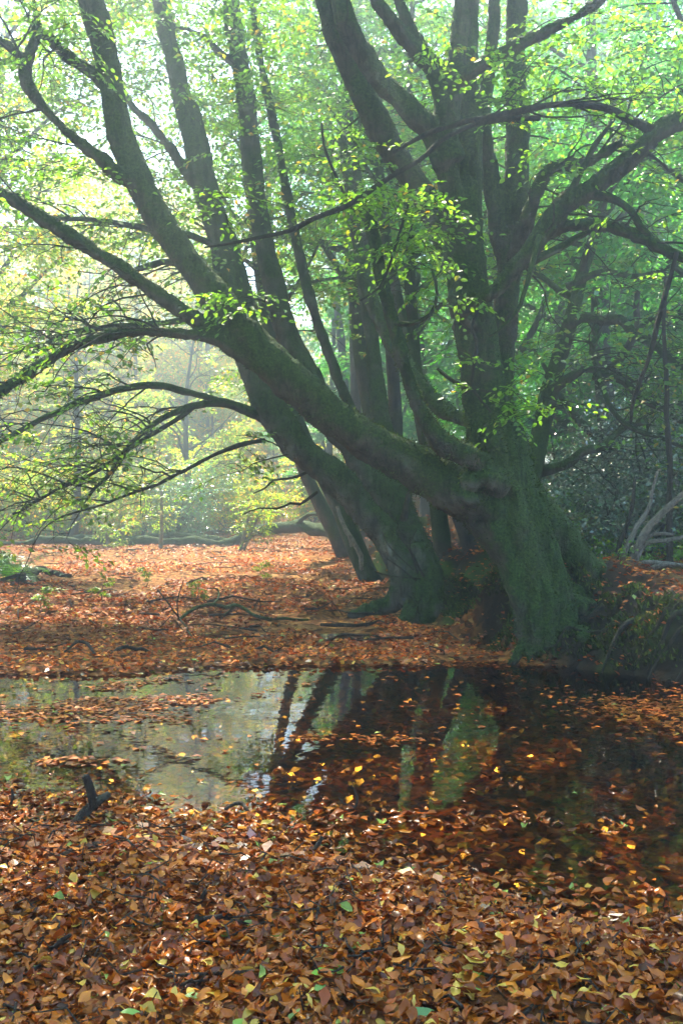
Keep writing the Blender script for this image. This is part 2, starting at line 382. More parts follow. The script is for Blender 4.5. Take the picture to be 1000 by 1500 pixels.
def sprays_to_mesh(name, pos, yaw, size, r, leaf=0.075, width=0.6, cols=None, mat=None, origin=(0, 0, 0), templ=None, tilt=0.35, yellow=0.08, shift=(1, 1, 1), pal=GREENS, twigs=True, oval=False):
    """one crown mesh out of many sprays; returns (leaf mesh, twig mesh)"""
    templ = templ or SPR
    pos = np.asarray(pos); n = len(pos); k = r.integers(0, len(templ), n)
    VV, CC = [], []; TV = []
    roll = r.normal(0, tilt, n); pit = r.normal(0, tilt * 0.8, n)
    for ti in range(len(templ)):
        s = np.where(k == ti)[0]
        if not len(s): continue
        tp, td, tu, tw = templ[ti]
        cyw, syw = np.cos(yaw[s]), np.sin(yaw[s]); cr, sr = np.cos(roll[s]), np.sin(roll[s]); cp, sp_ = np.cos(pit[s]), np.sin(pit[s])
        Z = np.zeros_like(cr); O = np.ones_like(cr)
        Rx = np.stack([np.stack([O, Z, Z], -1), np.stack([Z, cr, -sr], -1), np.stack([Z, sr, cr], -1)], -2)
        Ry = np.stack([np.stack([cp, Z, sp_], -1), np.stack([Z, O, Z], -1), np.stack([-sp_, Z, cp], -1)], -2)
        Rz = np.stack([np.stack([cyw, -syw, Z], -1), np.stack([syw, cyw, Z], -1), np.stack([Z, Z, O], -1)], -2)
        M = Rz @ Ry @ Rx
        c = np.einsum('nij,lj->nli', M, tp) * size[s][:, None, None] + pos[s][:, None, :]
        d = np.einsum('nij,lj->nli', M, td); u = np.einsum('nij,lj->nli', M, tu)
        c = c.reshape(-1, 3); d = d.reshape(-1, 3); u = u.reshape(-1, 3)
        m = len(c); d = d + r.normal(0, 0.15, (m, 3)); d /= np.linalg.norm(d, axis=1)[:, None]
        w = np.cross(d, u); w /= np.linalg.norm(w, axis=1)[:, None] + 1e-9
        ln = leaf * r.uniform(0.7, 1.2, m)[:, None]; h = ln * width * 0.5
        fold = r.uniform(0.0, 0.5, m)[:, None]
        if oval:
            V = np.stack([c, c + d * ln * 0.28 + w * h * 0.92 + u * h * fold, c + d * ln * 0.68 + w * h * 0.8 + u * h * (fold - 0.1), c + d * ln - u * ln * 0.12, c + d * ln * 0.68 - w * h * 0.8 + u * h * (fold - 0.1), c + d * ln * 0.28 - w * h * 0.92 + u * h * fold], 1)
        else: V = np.stack([c, c + d * ln * 0.5 + w * h + u * h * fold, c + d * ln - u * ln * 0.12, c + d * ln * 0.5 - w * h + u * h * fold], 1)
        VV.append(V.reshape(-1, 3))
        base = np.ones((m, 3)) if cols is None else np.repeat(cols[s], len(tp), 0)
        CC.append(np.repeat(leaf_colors(m, r, yellow, shift, pal) * base, 6 if oval else 4, 0))
        if twigs:
            for a, b in tw:
                A = np.einsum('nij,j->ni', M, a) * size[s][:, None] + pos[s]; B = np.einsum('nij,j->ni', M, b) * size[s][:, None] + pos[s]
                TV.append((A, B))
    V = np.vstack(VV) - np.asarray(origin); C = np.vstack(CC)
    fi = np.arange(len(V)).reshape(-1, 6) if oval else np.arange(len(V)).reshape(-1, 4)
    lm = make_mesh(name, V, np.vstack([fi[:, [0, 1, 2, 3]], fi[:, [0, 3, 4, 5]]]) if oval else fi, mat or M_LEAF, C)
    tm = None
    if twigs and TV:
        A = np.vstack([a for a, b in TV]) - np.asarray(origin); B = np.vstack([b for a, b in TV]) - np.asarray(origin)
        D = B - A; D /= np.linalg.norm(D, axis=1)[:, None] + 1e-9
        U = np.cross(D, [0.1, 0.2, 1.0]); U /= np.linalg.norm(U, axis=1)[:, None] + 1e-9; W = np.cross(D, U)
        t = 0.0045
        ring = [A + (U * math.cos(a) + W * math.sin(a)) * t for a in (0, 2.1, 4.2)]
        m = len(A); V = np.vstack(ring + [B]); i = np.arange(m)
        Fc = np.vstack([np.stack([i, i + m, i + 3 * m], -1), np.stack([i + m, i + 2 * m, i + 3 * m], -1), np.stack([i + 2 * m, i, i + 3 * m], -1)])
        tm = make_mesh('twigs', V, Fc, M_TWIG)
    return lm, tm

# gaps cut in the foliage towards the sun, lighting the clearing and spots
HS = SUN_DIR[:2] / SUN_DIR[2]
SPOTS = []
for px_, py_, d_, r_s in [(590,320,9.4,.75),(345,442,9.5,.5),(760,585,9.5,.55),(930,90,9.9,1.1),(790,125,9.7,.8),(80,120,10,1.0),(130,260,10,.6)]:
    p_ = P(px_, py_, d_); g_ = p_[:2] - HS * (p_[2] - 0.1); SPOTS.append((g_[0], g_[1], r_s))
def sun_lit(pos):
    g = pos[:, :2] - HS[None, :] * np.clip(pos[:, 2:3] - 0.1, 0, None)
    x, y = g[:, 0], g[:, 1]
    q = np.stack([x, y, np.zeros_like(x)], -1)
    w = 0.9 * fbm(q * 0.35, 91, 2)
    a = sstep(-17, -14, x) * sstep(0.4, -0.3, x + 0.05 * (y - 25)) * sstep(21.5, 24, y + w + 0.22 * (x + 4)) * sstep(34, 31.5, y + w)
    b = sstep(-6, -5.5, x) * sstep(-1.4, -2.2, x + w) * sstep(11.2, 11.8, y) * sstep(14.4, 13.6, y + w)
    a = np.maximum(a, b)
    for sx_, sy_, sr_ in SPOTS: a = np.maximum(a, sstep(sr_ * 1.25, sr_ * 0.75, np.hypot(x - sx_, y - sy_)))
    return a

def keep_mask(pos, r, strength=0.9):
    return r.random(len(pos)) > strength * sun_lit(pos) * (pos[:, 2] > 2.2)

def limb_path(start, d, length, r, up=0.3, droop=0.5, n=9, gn=0.18):
    p = np.array(start, float); d = np.array(d, float); d /= np.linalg.norm(d); out = [p.copy()]
    for i in range(n):
        t = i / n
        d = d + np.array([r.normal(0, gn), r.normal(0, gn), r.normal(0, gn * 0.7) + (up * (1 - t) - droop * t) * 0.35]); d /= np.linalg.norm(d)
        p = p + d * length / n; out.append(p.copy())
    return np.array(out)

def build_crown(root, origin, pos, yaw, r, leaf, size=(0.7, 1.2), mask=True, label=None, **kw):
    pos = np.asarray(pos); yaw = np.asarray(yaw)
    if mask:
        k = keep_mask(pos, r); pos, yaw = pos[k], yaw[k]
    if not len(pos): return
    lm, tm = sprays_to_mesh('crown', pos, yaw, r.uniform(size[0], size[1], len(pos)), r, leaf=leaf, origin=origin, **kw)
    c = obj('crown', lm, root)
    if label: c['label'] = label
    if tm: tag(obj('twigs', tm, c), kind='stuff')

def forest_tree(x, y, h, label, r0=0.16, lean=(0, 0), crown0=0.25, spread=3.2, seed=0, limbs=14, leaf=0.10, shift=(1, 1, 1), yellow=0.08, group=None, trunk_pts=None, templ=None, dens=1.0, mat=None):
    r = np.random.default_rng(1000 + seed)
    z0 = float(height(np.array([x]), np.array([y]))[0])
    base = np.array([x, y, z0])
    root = empty('beech_tree', base); tag(root, label, 'tree', group)
    if trunk_pts is None:
        n = 9; tr = [base - [0, 0, 0.25]]
        ph = r.uniform(0, 6.28)
        for i in range(1, n + 1):
            t = i / n
            tr.append(base + np.array([lean[0] * t ** 1.3 + 0.16 * math.sin(ph + 4.2 * t), lean[1] * t ** 1.3 + 0.16 * math.cos(ph + 3.7 * t), h * t * 0.92]))
        rad = r0 * (1 - np.linspace(0, 1, n + 1)) ** 0.8 + 0.02; rad[0] *= 1.5
        pr = np.hstack([np.array(tr), rad[:, None]])
    else:
        pr = np.array([[*P(a, b, c), d / FPX * c] for a, b, c, d in trunk_pts])
    c = catmull(pr, 0.35); path, rad = c[:, :3], np.maximum(c[:, 3], 0.012)
    tb = Tubes(); tb.add(wobble(path, rad, r0 * 0.5, 0.8, seed), rad, 10, seed, 0.14)
    obj('trunk', tb.mesh('trunk', mat or M_BG, base), root)
    zt = path[-1, 2]; spos, syaw = [], []
    small = Tubes(); ga = r.uniform(0, 6.28)
    for k in range(limbs):
        t = crown0 + (1 - crown0) * (k + r.random()) / limbs * 0.97
        i = int(t * (len(path) - 1)); ga += 2.4 + r.normal(0, 0.3)
        L = spread * (1.05 - 0.6 * (t - crown0) / (1 - crown0)) * r.uniform(0.7, 1.15)
        lp = limb_path(path[i], (math.cos(ga), math.sin(ga), r.uniform(0.15, 0.75)), L, r, up=0.5, droop=0.75)
        lr = np.linspace(max(0.02, min(rad[i] * 0.55, 0.09)), 0.008, len(lp))
        cc = catmull(np.hstack([lp, lr[:, None]]), 0.25)
        lt = Tubes(); lt.add(cc[:, :3], cc[:, 3], 6); obj('limb', lt.mesh('limb', mat or M_BG, base), root)
        for s in range(int(3 + L * 1.6 * dens)):
            j = int(r.uniform(0.22, 1.0) * (len(lp) - 1)); dd = lp[min(j + 1, len(lp) - 1)] - lp[max(j - 1, 0)]
            a2 = math.atan2(dd[1], dd[0]) + r.choice([-1, 1]) * r.uniform(0.4, 1.2)
            L2 = L * r.uniform(0.22, 0.45)
            sp = limb_path(lp[j], (math.cos(a2), math.sin(a2), r.uniform(-0.15, 0.3)), L2, r, up=0.1, droop=0.45, n=6)
            small.add(sp[::2], np.linspace(0.014, 0.004, len(sp[::2])), 3)
            m = max(3, int(L2 / 0.24)); ii = np.linspace(0.25, 1, m) * (len(sp) - 1)
            for q_ in ii:
                a = int(q_); b = min(a + 1, len(sp) - 1); pt = sp[a] + (sp[b] - sp[a]) * (q_ - a)
                spos.append(pt); syaw.append(a2 + r.normal(0, 0.8))
        spos.append(lp[-1]); syaw.append(ga)
    tag(obj('twigs', small.mesh('twigs', M_TWIG, base), root), kind='stuff')
    build_crown(root, base, spos, syaw, r, leaf, templ=templ or SPR, shift=shift, yellow=yellow, twigs=False)
    return root

# ------------------------------------------------------------------ the big leaning beech at the water's edge
S = stroke
main_base = P(795, 965, 10.2)
main_strokes = [S(s) for s in [
    # main trunk
    [(806,1000,10.25,40),(800,930,10.25,38),(787,860,10.25,40),(766,790,10.3,45),(745,730,10.3,47),(728,660,10.35,43),(716,595,10.38,35),(703,520,10.4,31),(690,450,10.4,32),(682,390,10.4,31),(676,340,10.45,28),(684,260,10.55,19),(688,180,10.6,18),(684,90,10.7,17),(690,0,10.7,16),(700,-150,10.7,12),(700,-320,10.6,8)],
    [(678,360,10.4,24),(660,280,10.35,18),(654,210,10.3,18),(655,150,10.3,18),(664,110,10.3,16),(672,50,10.3,14.5),(680,0,10.3,14),(700,-120,10.2,10),(690,-260,10,7)],
    [(655,160,10.3,17),(640,105,10.3,15),(610,75,10.25,12),(580,40,10.2,10),(560,15,10.2,9),(548,-10,10.2,9),(510,-120,10,7)],
    [(640,105,10.3,12),(605,50,10.3,8),(590,20,10.3,8),(578,-20,10.3,7),(570,-120,10.3,5)],
    [(662,130,10.3,13),(690,105,10.2,11),(730,80,10.1,10),(790,50,10,9),(840,25,9.9,8),(885,-5,9.8,7),(950,-60,9.7,5)],
    [(662,240,10.3,24),(635,195,10.3,21),(600,162,10.2,18),(560,118,10.2,16.5),(530,75,10.2,15),(508,30,10.1,14),(495,-20,10.1,13),(470,-130,10,10),(430,-260,10,7)],
    [(690,430,10.6,25),(652,340,10.7,22),(612,272,10.8,20),(572,215,10.85,19),(540,160,10.85,18),(515,105,10.9,17),(492,50,10.9,17),(475,0,10.9,16),(450,-110,10.9,13),(410,-250,11,9)],
    [(724,640,10.6,22),(733,540,10.75,17),(742,440,10.8,18),(749,370,10.8,19),(755,300,10.8,18),(757,240,10.85,19),(760,170,10.9,17),(755,90,11,15),(760,0,11,13),(770,-150,11,9)],
    [(744,410,10.8,14),(730,330,10.8,14),(718,260,10.8,13),(708,190,10.8,12),(712,120,10.9,11),(722,40,10.9,10),(725,-60,11,8),(735,-200,11,5)],
    # limb reaching right
    [(708,485,10.35,10),(676,466,10.08,9),(690,447,9.9,11),(720,427,9.85,12),(755,390,9.8,13),(790,345,9.8,14),(825,300,9.75,15),(860,280,9.7,16),(895,255,9.7,15),(930,225,9.65,15),(970,190,9.6,15),(1010,165,9.6,14),(1080,110,9.5,11),(1180,20,9.4,7)],
    [(765,385,9.85,9),(800,345,9.9,9),(840,330,9.8,9),(880,330,9.8,9),(920,340,9.7,9),(960,360,9.7,9),(1010,385,9.6,8),(1080,430,9.5,5)],
    [(752,380,10.6,14),(772,320,10.3,12),(795,258,10.2,10),(825,240,10.2,9),(860,235,10.2,7),(910,205,10.1,5)],
    # leaning limb to the left
    [(788,870,10.2,30),(754,800,10.2,40),(715,748,10.15,41),(676,722,10.1,37),(640,702,10.1,34),(590,675,10.1,31),(540,647,10.05,29),(490,612,10,28),(450,576,10,28),(400,532,10,28),(360,490,10,27),(325,447,10.05,24),(291,402,10.1,21),(265,365,10.12,20.5),(239,330,10.15,20),(220,295,10.2,19.5),(204,265,10.25,19),(190,230,10.3,18),(177,200,10.3,17.5),(166,150,10.35,18),(158,100,10.4,18.5),(145,50,10.4,18),(132,0,10.4,18),(110,-110,10.4,15),(90,-250,10.4,10),(80,-400,10.3,6)],
    [(365,520,10,17),(310,482,9.95,14),(265,455,9.9,12.5),(222,424,9.85,12),(185,398,9.8,11.5),(150,375,9.8,11),(110,350,9.75,11),(70,324,9.7,11),(35,300,9.7,10.5),(0,282,9.7,10),(-60,255,9.6,8),(-150,225,9.5,5)],
    [(375,535,10,14),(325,502,9.9,10),(280,490,9.85,8),(230,486,9.8,8),(180,487,9.75,8),(140,497,9.7,8),(100,512,9.65,8),(60,535,9.6,8),(25,558,9.55,8),(-10,582,9.5,8),(-70,630,9.4,5)],
    [(205,268,10.2,13),(175,258,10.15,12),(150,235,10.1,11),(120,212,10.05,10),(95,190,10,9),(70,165,10,9),(48,135,10,9),(36,112,10,8.5),(35,95,10,8.5),(15,70,9.9,6),(-15,50,9.9,5)],
    [(36,100,10,8),(48,70,10,7),(55,40,10,6),(50,0,10,5),(40,-60,10,4)],
    [(150,120,10.35,10),(125,100,10.3,9),(95,80,10.2,8),(70,55,10.2,7),(45,45,10.1,5)],
    # limb behind, rising left
    [(738,645,10.7,14),(690,618,11.2,13),(645,598,11.6,12.5),(605,548,12,12),(567,490,12.2,11.5),(537,420,12.4,11),(522,350,12.5,10),(510,280,12.5,8),(500,200,12.6,6)],
    # broken stem in front
    [(745,705,10.2,17),(715,687,9.97,16),(690,670,9.85,15),(660,658,9.8,15.5),(635,635,9.8,14.5),(615,600,9.8,13),(600,560,9.8,12),(588,520,9.8,11.5),(578,480,9.8,11),(566,430,9.8,10),(555,380,9.8,9),(545,340,9.8,8.5),(540,306,9.8,8)],
    [(541,312,9.8,6.5),(525,304,9.8,5.5),(508,301,9.8,5.5),(495,297,9.8,4.5)],
    # flutes and buttress roots
    [(740,660,10.5,20),(776,735,10.6,27),(812,790,10.7,30),(850,835,10.8,25),(895,855,10.9,15),(930,866,10.9,8)],
    [(748,700,10.15,18),(764,790,10.04,22),(773,870,10.02,21),(778,940,10.0,19),(775,990,9.95,16)],
    [(744,660,10.25,11),(772,730,10.15,16),(800,800,10.12,18),(822,880,10.1,17),(832,950,10.05,16),(840,1000,10,14)],
    [(722,620,10.1,12),(735,690,10.05,15),(768,760,10.05,14),(794,850,10.0,15),(806,940,9.97,15),(810,1000,9.92,13)],
    [(690,735,10.0,10),(735,790,10.0,12),(756,860,10.0,13),(765,930,10.0,12)],
    [(815,860,10.3,16),(870,880,10.4,14),(920,890,10.5,9),(980,880,10.6,5)],
    [(775,930,10.0,16),(756,962,9.97,9),(742,978,9.95,5)],
    [(825,925,10,15),(875,950,9.9,13),(930,965,9.8,11),(985,985,9.6,6)],
    [(835,885,10.2,15),(900,915,10.1,13),(950,925,10.0,9),(1010,940,9.9,5)],
    [(805,960,9.97,18),(812,990,9.9,14),(820,1010,9.85,9)],
    # burrs
    [(680,700,9.85,10),(690,706,9.82,12),(698,712,9.84,9)], [(672,722,9.88,9),(684,728,9.84,12),(694,735,9.86,8)], [(690,690,9.95,14),(712,700,9.9,18),(735,715,9.95,14)],
    [(715,640,10.05,12),(728,655,10.0,14),(735,680,10.02,12)],
]]
def moss_tufts(root, me, origin, n, r, size=0.019, thr=-0.15, zmin=-9, upw=0.5):
    nv = len(me.vertices); co = np.empty(nv * 3, np.float32); me.vertices.foreach_get('co', co); co = co.reshape(-1, 3)
    no = np.empty(nv * 3, np.float32); me.vertex_normals.foreach_get('vector', no); no = no.reshape(-1, 3)
    w = co + np.asarray(origin)
    k = r.integers(0, nv, n); k = k[(upw * no[k, 2] + 0.9 * fbm(w[k] * 1.9, 77, 3) + 0.5 * fbm(w[k] * 9, 78, 2) > thr + r.normal(0, 0.12, len(k))) & (w[k, 2] > zmin)]
    p = co[k] + r.normal(0, 0.012, (len(k), 3)); d = no[k] * 0.75 + r.normal(0, 0.42, (len(k), 3)) + [0, 0, -0.12]; d /= np.linalg.norm(d, axis=1)[:, None]
    t = np.cross(d, r.normal(0, 1, (len(k), 3))); t /= np.linalg.norm(t, axis=1)[:, None] + 1e-9
    h = size * (r.uniform(0.5, 1.3, len(k)) * (1 - 0.5 * sstep(2.0, 3.5, w[k, 2])))[:, None]
    V = np.stack([p - t * h * 0.32 - no[k] * 0.006, p + t * h * 0.32 - no[k] * 0.006, p + d * h], 1).reshape(-1, 3)
    c = np.array([[0.032, 0.058, 0.010], [0.05, 0.088, 0.013], [0.085, 0.13, 0.02], [0.045, 0.05, 0.016]])[r.integers(0, 4, len(k))] * r.uniform(0.6, 1.3, (len(k), 1))
    tag(obj('moss', make_mesh('moss', V, np.arange(len(V)).reshape(-1, 3), M_MOSS, np.repeat(c, 3, 0)), root), kind='stuff')
main = empty('beech_tree', main_base)
tag(main, 'huge mossy beech at the pool edge with a thick limb leaning far left', 'tree')
tm_ = fused('trunk', main_strokes, 0.024, M_TRUNK, main_base); tk_ = obj('trunk', tm_, main); main_trunk = tk_
moss_tufts(tk_, tm_, main_base, 110000, np.random.default_rng(70))

def branch(root, base, pts, mat, step=0.08, seed=0, amp=0.5, label=None, name='branch', sides=7):
    p, r = stroke(pts, step); tb = Tubes()
    tb.add(wobble(wobble(p, r, float(np.mean(r)) * amp + 0.012, 2.2, seed), r, float(np.mean(r)) * 0.35 + 0.004, 6.0, seed + 3), r, sides, seed, 0.2)
    o = obj(name, tb.mesh(name, mat, base), root)
    if label: o['label'] = label
    return p, r

def ramify(root, base, paths, r, n, length, leafy=0.0, leaf=0.075, up=0.2, droop=0.5, mat=None, rad=0.012, level2=3, nm='twigs', out=None):
    """fine bare twigs growing from the given branch paths"""
    tb = Tubes(); spos, syaw = [], []
    for _ in range(n):
        p, _r = paths[r.integers(0, len(paths))]
        j = int(r.uniform(0.25, 1) * (len(p) - 1)); d = p[min(j + 1, len(p) - 1)] - p[max(j - 1, 0)]
        a = math.atan2(d[1], d[0]) + r.choice([-1, 1]) * r.uniform(0.2, 1.0)
        ln = length * r.uniform(0.4, 1.2)
        lp = limb_path(p[j], (math.cos(a), math.sin(a) , r.uniform(-0.4, 0.6)), ln, r, up, droop, n=9, gn=0.22)
        tb.add(lp, np.linspace(rad * r.uniform(0.6, 1.2), 0.003, len(lp)), 5)
        for _k in range(level2):
            jj = r.integers(2, len(lp)); a2 = a + r.choice([-1, 1]) * r.uniform(0.4, 1.1)
            sp = limb_path(lp[jj], (math.cos(a2), math.sin(a2), r.uniform(-0.4, 0.4)), ln * r.uniform(0.25, 0.5), r, 0.1, 0.4, n=6, gn=0.25)
            tb.add(sp, np.linspace(rad * 0.4, 0.0025, len(sp)), 4)
            if r.random() < leafy: spos.append(sp[-1]); syaw.append(a2)
        if r.random() < leafy: spos.append(lp[-1]); syaw.append(a)
    tag(obj(nm, tb.mesh(nm, mat or M_TWIG, base), root), kind='stuff')
    if out is not None: out[0] += spos; out[1] += syaw

MB = []
for k, b in enumerate([
    [(300,362,9.2,1.5),(360,352,9.2,2.5),(420,338,9.2,3.5),(460,318,9.2,4),(510,300,9.25,4),(560,268,9.3,4),(610,236,9.4,4),(660,200,9.5,4),(720,176,9.7,4.5),(790,172,9.9,5)],
    [(575,224,9.1,2.5),(620,198,9.1,3.5),(660,184,9.15,4),(720,170,9.2,4.5),(770,160,9.3,5),(830,152,9.4,5),(880,158,9.5,6),(930,180,9.6,7),(960,200,9.62,8)],
    [(508,300,9.7,3),(500,275,9.7,2.5),(488,250,9.7,2.5),(472,210,9.7,2),(470,180,9.7,2)],
    [(598,300,9.3,2),(585,340,9.3,2),(570,390,9.35,2),(555,420,9.4,2),(530,440,9.4,1.5)],
    [(790,345,9.7,5),(775,400,9.6,4),(765,430,9.55,3),(745,470,9.5,2.5),(715,490,9.5,2)],
    [(700,455,9.9,3),(690,480,9.8,2.5),(697,500,9.75,3),(693,540,9.7,3),(690,570,9.7,2.5),(705,590,9.65,2),(715,605,9.6,1.5)],
    [(640,540,10,2.5),(665,560,9.9,3),(690,568,9.85,3),(720,575,9.8,2)],
    [(990,370,9.6,3.5),(975,430,9.55,4),(960,480,9.5,4),(945,540,9.5,3.5),(930,580,9.5,3),(925,620,9.5,2)],
    [(870,285,9.7,9),(900,292,9.7,7),(925,308,9.65,6),(940,332,9.65,6),(960,358,9.7,5)],
    [(820,310,9.75,6),(840,270,9.7,5),(870,210,9.65,4),(895,175,9.6,3)],
    [(760,392,9.8,6),(800,368,9.85,6),(840,350,9.9,5),(880,335,9.85,5)],
    [(570,470,9.8,5),(600,475,9.7,3.5),(630,462,9.65,3),(640,430,9.6,2.5),(632,400,9.6,2)],
]):
    MB.append(branch(main, main_base, b, M_TRUNK if b[0][3] > 4 else M_TWIG, seed=k))
r_ = np.random.default_rng(21)
lefts = [main_strokes[13], main_strokes[14]]
LS = [[], []]
ramify(main, main_base, lefts, r_, 26, 1.3, 0.35, rad=0.011, out=LS, up=0.1, droop=0.7)
ramify(main, main_base, [main_strokes[15], main_strokes[17], main_strokes[16]], r_, 16, 1.1, 0.6, out=LS)
ramify(main, main_base, [main_strokes[9], main_strokes[10], main_strokes[11]] + MB[1:2], r_, 34, 1.1, 0.16, out=LS)
ramify(main, main_base, [main_strokes[0], main_strokes[1], main_strokes[5], main_strokes[6], main_strokes[7]], r_, 34, 1.2, 0.15, out=LS)

def blob(c, rad, n, r): 
    v = r.normal(0, 1, (n, 3)); v /= np.linalg.norm(v, axis=1)[:, None]; v *= r.random((n, 1)) ** 0.4
    return np.asarray(c) + v * np.asarray(rad)
pos = [np.array(LS[0])]
for (px, py, d, rx, ry, rz, n) in [(590,320,9.4,.45,.35,.26,26),(545,270,9.5,.35,.3,.16,12),(345,442,9.5,.38,.3,.07,9),(325,300,9.6,.3,.3,.1,8),(760,585,9.5,.42,.35,.2,13),(700,545,9.6,.2,.2,.15,4),
        (790,125,9.7,.5,.5,.32,20),(720,140,9.8,.25,.3,.2,10),(930,70,9.9,.7,.6,.45,24),(880,200,9.9,.7,.5,.25,8),(960,170,10.6,.6,.5,.3,10),(850,40,10.8,.7,.5,.3,14),(600,370,9.7,.45,.4,.2,16),(530,220,10.4,.5,.4,.3,10),(640,60,9.9,.3,.3,.2,8),(60,250,9.8,.6,.5,.3,14),(80,60,9.9,.6,.5,.35,18),(640,430,9.3,.2,.2,.1,4),(300,640,9,.3,.3,.1,0)]:
    pos.append(blob(P(px, py, d), (rx, ry, rz), n, r_))
near = np.vstack(pos)
over = np.vstack([blob((-0.8, 9.6, 8.9), (6.6, 5.2, 2.8), 2200, r_), blob((-1.6, 7.2, 7.6), (4.6, 3.0, 1.6), 900, r_)])  # crown above the frame, thickened to shade the foreground
nz = over[:, 2] > CAM_H + (690 / FPX) * over[:, 1]
allp = np.vstack([near, over[nz]])
build_crown(main, main_base, near, r_.uniform(0, 6.28, len(near)), r_, 0.062, size=(0.5, 0.9), mask=False, width=0.62, yellow=0.03, shift=(1.05, 1.08, 1.1), oval=True)
k = keep_mask(over[nz], r_)
lm, tm = sprays_to_mesh('crown', over[nz][k], r_.uniform(0, 6.28, k.sum()), r_.uniform(0.8, 1.3, k.sum()), r_, leaf=0.10, origin=main_base, twigs=False)
obj('crown', lm, main)

# ------------------------------------------------------------------ second beech clump, a little farther along the bank
c_base = P(605, 880, 13.9)
c_strokes = [S(s) for s in [
    [(640,960,13.8,28),(622,905,13.8,22),(592,838,13.9,19),(557,775,14,20),(515,723,14,21.5),(470,681,14,22.5),(430,645,14,22.5),(400,605,14,22),(378,560,14,21),(362,515,14.1,20),(347,465,14.1,19),(335,415,14.2,18),(323,365,14.3,17),(310,315,14.3,16.5),(298,270,14.4,16),(285,220,14.4,15.5),(272,170,14.5,15),(262,120,14.5,14),(250,60,14.6,13),(238,0,14.6,12),(220,-110,14.6,9),(200,-250,14.5,5)],
    [(297,280,14.4,10),(270,248,14.3,8),(240,205,14.2,7.5),(215,175,14.1,7),(195,158,14,6),(170,120,14,4)],
    [(410,610,14.2,14),(388,540,14.3,13),(368,470,14.4,12),(352,400,14.4,11),(335,340,14.5,9),(320,300,14.5,8),(300,210,14.5,6),(290,150,14.5,4)],
    [(650,950,14.1,24),(634,890,14.1,19),(612,810,14.3,16.5),(592,762,14.4,18),(560,715,14.5,19),(530,680,14.6,19),(495,630,14.7,18.5),(465,580,14.8,18.5),(440,530,14.9,18),(418,480,15,17),(400,420,15,16.5),(385,350,15,15.5),(375,280,15,15),(366,200,15,14),(357,130,15,14),(347,60,15,13),(340,0,15,13),(328,-130,15,9),(320,-280,15,5)],
    [(350,95,15,6),(325,80,14.9,6),(300,55,14.8,5),(270,42,14.7,4),(230,30,14.6,3)],
    [(658,930,14.3,19),(636,865,14.3,14),(606,780,14.5,14),(576,695,14.7,15),(558,620,14.8,13),(550,550,15,12),(545,490,15,11),(535,420,15,10),(530,340,15,9),(520,250,15,8),(510,150,15,6),(505,30,15,5)],
    [(590,745,14.9,9),(545,660,15.1,8.5),(520,612,15.2,8),(495,555,15.2,8),(475,500,15.3,8),(455,440,15.3,8),(440,380,15.4,8),(425,310,15.4,7.5),(410,225,15.5,7),(395,160,15.5,7),(380,80,15.6,6),(372,0,15.6,6),(365,-120,15.6,4)],
    [(640,870,14,20),(655,900,13.7,16),(668,935,13.4,10)],
    [(618,880,13.8,16),(590,915,13.6,12),(560,938,13.4,8),(520,950,13.3,4)],
    [(640,880,13.9,16),(690,900,13.6,11),(730,915,13.4,7)],
    [(600,850,13.9,16),(575,880,13.9,12),(545,895,13.9,8),(510,900,13.9,4)],
    [(610,800,14,14),(625,850,13.9,16),(640,900,13.7,14)],
]]
clump = empty('beech_tree', c_base)
tag(clump, 'many stemmed mossy beech behind the big one, stems leaning left over the leaf litter', 'tree')
tm_ = fused('trunk', c_strokes, 0.032, M_TRUNK2, c_base, seed=50, smooth=3); tk_ = obj('trunk', tm_, clump)
moss_tufts(tk_, tm_, c_base, 60000, np.random.default_rng(71), 0.022, 0.1)
CB = []
for k, b in enumerate([
    [(385,612,14,9),(355,598,13.8,7.5),(325,590,13.6,7),(290,592,13.5,6),(250,606,13.4,5),(215,630,13.3,4.5),(185,655,13.2,4),(160,690,13.1,3),(130,725,13,2)],
    [(330,590,13.6,5),(280,575,13.4,5),(230,565,13.2,5),(185,568,13.1,5),(140,580,13,5),(90,600,12.9,4.5),(40,626,12.8,4),(-10,650,12.7,3)],
    [(388,645,14,3.5),(350,652,13.9,3.5),(310,668,13.8,3),(270,690,13.7,3),(220,712,13.6,2.5),(160,735,13.5,2),(90,760,13.4,1.5)],
    [(290,592,13.5,4),(250,620,13.3,3.5),(200,650,13.1,3),(140,690,13,3),(80,720,12.9,2.5),(20,755,12.8,2)],
    [(455,690,14.1,2.2),(435,698,14,2),(420,702,14,1.8),(400,703,14,1.6),(388,715,13.9,1.3),(370,722,13.8,1)],
    [(465,720,14.1,2.2),(440,738,14.1,2.2),(425,736,14,1.8),(405,745,14,1.5),(380,744,14,1.2),(355,752,13.9,1)],
    [(335,415,14.2,7),(300,395,14,6),(265,388,13.9,6),(235,385,13.8,5),(200,395,13.7,4)],
    [(320,360,14.3,5),(270,342,14,5),(210,335,13.8,4.5),(150,322,13.7,4),(80,318,13.6,3)],
    [(345,465,14.1,5),(250,470,13.7,4.5),(150,480,13.3,4),(95,490,13.2,4),(40,520,13.1,3)],
    [(590,760,13.9,6),(594,735,13.7,4),(600,715,13.6,3),(612,705,13.6,2)],
]):
    CB.append(branch(clump, c_base, b, M_TRUNK if b[0][3] > 4.5 else M_TWIG, seed=60 + k))
r_ = np.random.default_rng(33)
LS = [[], []]
ramify(clump, c_base, CB[:4] + CB[6:9], r_, 95, 1.5, 0.28, rad=0.012, up=0.0, droop=0.8, out=LS, level2=4)
ramify(clump, c_base, [c_strokes[0], c_strokes[3], c_strokes[6], c_strokes[1]], r_, 34, 1.4, 0.6, out=LS)
